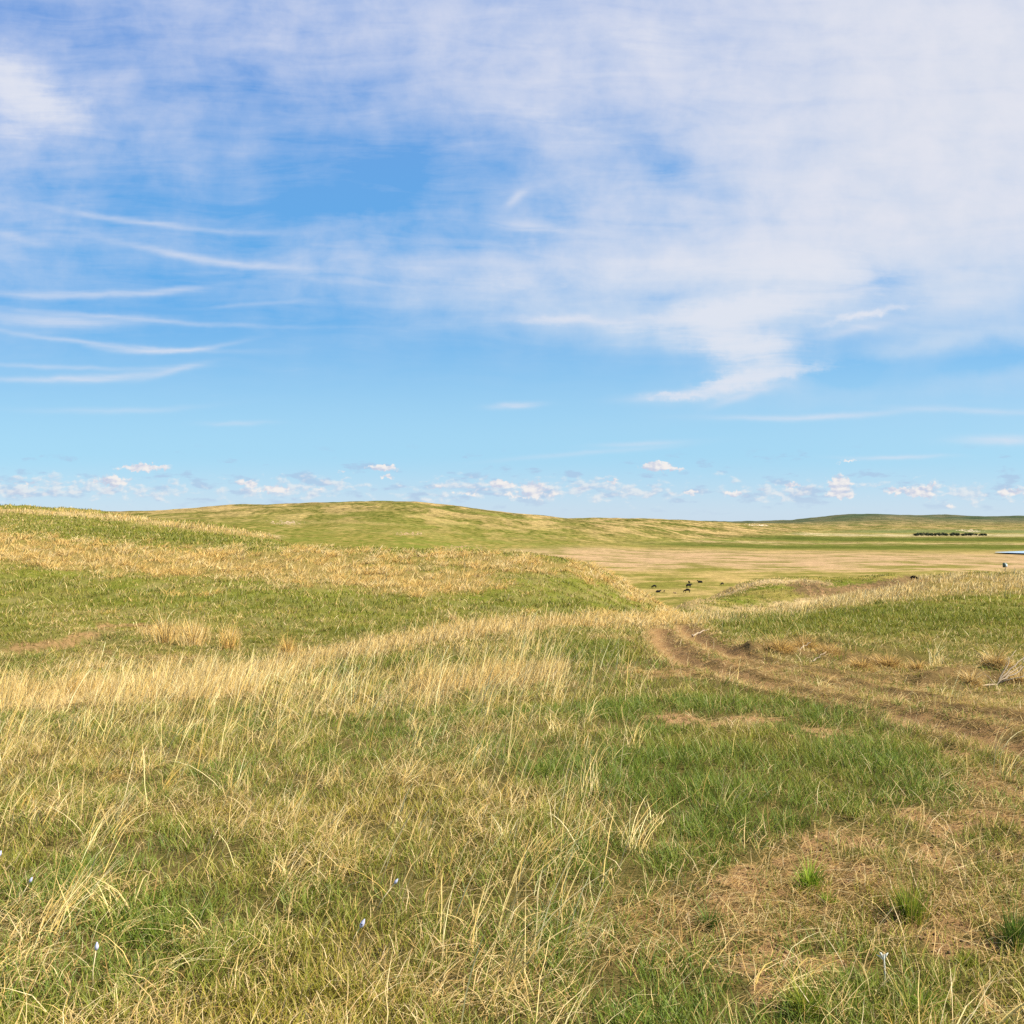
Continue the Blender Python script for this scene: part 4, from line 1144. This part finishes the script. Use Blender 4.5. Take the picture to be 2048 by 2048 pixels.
sticks('dead_branch', 'spray of pale weathered branches fanning up at the right edge beside the track', 'branch', (1998, 1368),
    [([(1955, 1381, -.2), (1993, 1366, 0), (2020, 1338, .1), (2050, 1309, .3)], .024), ([(1996, 1364, 0), (2025, 1347, .1), (2066, 1322, .3)], .020), ([(1994, 1366, 0), (2010, 1335, .1), (2030, 1300, .4)], .014),
     ([(2000, 1364, 0), (2040, 1352, -.1), (2080, 1350, .1)], .014), ([(1990, 1368, 0), (1962, 1340, .2)], .008), ([(1996, 1362, 0), (2016, 1312, .3)], .009), ([(1994, 1366, 0), (2040, 1330, .4), (2055, 1295, .6)], .011)], BARK, 1)
sticks('dead_branch', 'thin dark crooked branch standing left of the pale branch spray', 'branch', (1985, 1352),
    [([(1988, 1352, 0), (1966, 1326, .1), (1962, 1312, .1), (1942, 1293, .2)], .012), ([(1966, 1326, .1), (1972, 1305, .1)], .007), ([(1963, 1318, .1), (1950, 1312, .2)], .006)], DARKBARK, 2)
sticks('dead_branch', 'pale straight stick leaning on the cut bank, lower of two', 'branch', (1618, 1328), [([(1616, 1328, 0), (1634, 1314, .1), (1651, 1303, .2)], .020)], BARK, 3)
sticks('dead_branch', 'grey stick leaning on the cut bank, upper of two', 'branch', (1591, 1306), [([(1590, 1306, 0), (1606, 1292, .1), (1622, 1279, .2)], .018), ([(1600, 1300, 0), (1592, 1294, .1)], .008)], BARK, 4)
sticks('dead_branch', 'pale stick lying flat at the far start of the track', 'branch', (1395, 1268), [([(1386, 1272, 0), (1400, 1264, .5), (1417, 1259, 1.0)], .035)], BARK, 5)

# pale buds on dry stems ----------------------------------------------------------------
def bud(px, py, drop, label, size=1.0, tilt=.35, eye=False, seed=0):
    x, y = locate(px, py + drop); h = drop * y / F; z = ground_z(x, y)
    t = empty('bud_stem', (x, y, z), label, 'flower bud')
    rd = random.Random(seed)
    top = Vector((0, 0, h)); foot = Vector((-tilt * h, 0, -.01))
    bm = bmesh.new(); tube(bm, [foot, foot.lerp(top, .5) + Vector((-.006, 0, .004)), top], [.0022, .0018, .0014], 6); link('stem', bm, STEM, t)
    d = Vector((tilt, 0, 1)).normalized(); L = .026 * size
    bm = bmesh.new()
    n = 8; pts = [top - d * L * .45 + d * L * k / n for k in range(n + 1)]
    rr_ = [.0010 + .0050 * size * math.sin(math.pi * min(1, (k / n) ** .8)) for k in range(n + 1)]
    tube(bm, pts, rr_, 12)
    b = link('bud', bm, PALE, t)
    if eye:
        bm = bmesh.new(); bmesh.ops.create_uvsphere(bm, u_segments=12, v_segments=8, radius=.0032)
        for v in bm.verts: v.co = Vector((v.co.x, v.co.y * .6, v.co.z)) + top + Vector((0, -.0048 * size, .001))
        link('dark_centre', bm, DARKEYE, t)
bud(66, 1766, 60, 'small pale lilac bud tilted on a stem, left foreground', 1.0, .5, seed=1)
bud(4, 1708, 60, 'bluish bud on a stem at the left edge of the photo', 1.2, .4, seed=2)
bud(793, 1760, 70, 'white narrow bud on a slanting stalk, middle foreground', 1.0, .7, seed=3)
bud(726, 1843, 50, 'pale grey-blue bud with a black centre in the dry grass', 1.5, .5, True, seed=4)
bud(198, 1905, 90, 'pale upright white bud near the lower left corner', 1.1, .08, seed=5)

def sprig():
    x, y = locate(1764, 1955); z = ground_z(x, y); k = y / F
    t = empty('silvery_sprig', (x, y, z), 'silvery forked sprig standing on bare soil in the right foreground', 'plant')
    bm = bmesh.new(); tube(bm, [(0, 0, -.01), (.002, 0, 30 * k), (-.001, 0, 62 * k)], [.0032, .0026, .0018], 6); link('stem', bm, SILVER, t)
    for (x1, z1, w) in ((-10, 66, .006), (9, 64, .005), (-14, 60, .004)):
        bm = bmesh.new(); tube(bm, [(-.001, 0, 50 * k), (x1 * .6 * k, .003, (z1 - 3) * k), (x1 * k, .004, z1 * k)], [.002, w * .7, .001], 6); link('leaf', bm, SILVER, t)
sprig()

# single tufts that stand out -------------------------------------------------------------
def tuft(name, px, py, wide, tall, n, label, cols, mat, seed, cat='grass tuft', group=None, wd=.0042, lean=.9, tips=None):
    x, y = locate(px, py); z = ground_z(x, y); k = y / F
    rg = np.random.default_rng(seed); sp = .38 if cat == 'straw clump' else .28
    a = rg.random(n) * 6.283; r = np.minimum(np.abs(rg.normal(0, .6, n)), 1.15) * wide * k * sp
    X = np.cos(a) * r; Y = np.sin(a) * r
    base = np.stack([X, Y, land(X + x, Y + y) - z - .005], -1)
    L = tall * k * (.35 + .8 * rg.random(n)) * 1.1 / (.75 + .5 * r / (r.mean() + 1e-6))
    az = np.pi / 2 - a + rg.normal(0, .4, n)
    l0 = rg.random(n) * .5 * lean; l1 = l0 + (.3 + .9 * rg.random(n)) * lean
    c1 = pal(rg, n, cols, .2); c0 = .75 * c1 + .25 * pal(rg, n, BROWNS if mat is DRY else ROOTS)
    o = blades(name, base, L, az, l0, l1, px_w(np.full(n, y), wd, .5) * (.6 + .7 * rg.random(n)), c0, c1, mat, 4, .25, kind=None, seedn=seed)
    o.location = (x, y, z)
    return tag(o, label, cat, group)
VIVID = [(0.16, 0.27, 0.012), (0.22, 0.33, 0.016), (0.12, 0.21, 0.012), (0.28, 0.36, 0.025)]
DEEP = [(0.075, 0.135, 0.014), (0.11, 0.18, 0.018), (0.06, 0.11, 0.014)]
tuft('grass_tuft', 1615, 1762, 90, 60, 260, 'bright green leafy tuft on bare soil, middle right foreground', VIVID, LEAF, 601)
tuft('grass_tuft', 1655, 1790, 50, 30, 90, 'small bright tuft just below right of the leafy bright green tuft', VIVID, LEAF, 602)
tuft('grass_tuft', 1815, 1822, 170, 85, 260, 'tall deep green tuft on bare soil left of the right edge', DEEP + GREENS, LEAF, 603, lean=.6)
tuft('grass_tuft', 2025, 1880, 150, 85, 220, 'deep green tuft at the right edge of the foreground', DEEP, LEAF, 604, lean=.6)
tuft('grass_tuft', 1416, 1840, 60, 56, 130, 'dark green tuft at the left rim of the bare soil', DEEP, LEAF, 605)
tuft('grass_tuft', 1845, 2015, 80, 50, 150, 'spreading green tuft in the lower right corner', VIVID[:3], LEAF, 606, lean=1.2)
tuft('grass_tuft', 1607, 2022, 110, 80, 260, 'dense green tuft at the bottom of the photo right of middle', GREENS, LEAF, 607)
tuft('grass_tuft', 1925, 1910, 70, 36, 110, 'low green tuft between the silvery sprig and the right edge', GREENS, LEAF, 608, lean=1.2)
tuft('grass_tuft', 1730, 1868, 50, 24, 80, 'low green tuft on soil above the silvery sprig', GREENS, LEAF, 609, lean=1.2)
tuft('straw_clump', 330, 1286, 80, 60, 260, 'golden straw clump beside the hollow on the left slope', GOLDS + STRAWS, DRY, 621, 'straw clump', lean=.55)
tuft('straw_clump', 386, 1292, 80, 55, 240, 'golden straw clump right of the one beside the hollow', GOLDS + STRAWS, DRY, 622, 'straw clump', lean=.55)
tuft('straw_clump', 458, 1300, 50, 58, 170, 'narrow straw clump, third from the left past the hollow', GOLDS, DRY, 623, 'straw clump', lean=.5)
tuft('straw_clump', 575, 1310, 40, 44, 220, 'short straw clump, fourth from the left past the hollow', GOLDS, DRY, 624, 'straw clump', lean=.55)
tuft('straw_clump', 905, 1240, 24, 24, 120, 'small pale straw clump at the edge of the dark green slope', STRAWS, DRY, 625, 'straw clump', lean=.6)
DEAD = BROWNS + GOLDS[:2]
for i, (px, py, w, h, lab) in enumerate([
    (1560, 1312, 90, 34, 'matted brown grass lump at the left end of the cut bank'), (1606, 1300, 110, 36, 'brown overhanging grass lump crowning the cut bank'), (1655, 1318, 80, 26, 'low brown grass lump below the cut bank top'),
    (1722, 1338, 90, 34, 'rounded brown grass lump in the middle of the bank'), (1775, 1332, 100, 36, 'large brown grass lump right of the bank middle'), (1835, 1345, 70, 30, 'brown grass lump at the right end of the bank'),
    (1940, 1368, 70, 34, 'dry tan grass lump left of the pale branch spray'), (1990, 1350, 80, 46, 'dry tan grass lump behind the pale branch spray'), (2040, 1362, 80, 40, 'dry tan grass lump right of the pale branch spray'),
    (110, 1288, 90, 26, 'dark brown grass lump over the hollow at the far left'), (172, 1277, 70, 24, 'brown grass lump at the right end of the far left hollow'),
    (1275, 1352, 60, 14, 'flat brown grass lump left of the track entrance')]):
    tuft('dead_grass_lump', px, py, w, h, 800, lab, DEAD if i < 6 or i == 9 else DEAD + STRAWS, DRY, 640 + i, 'grass lump', lean=1.5)
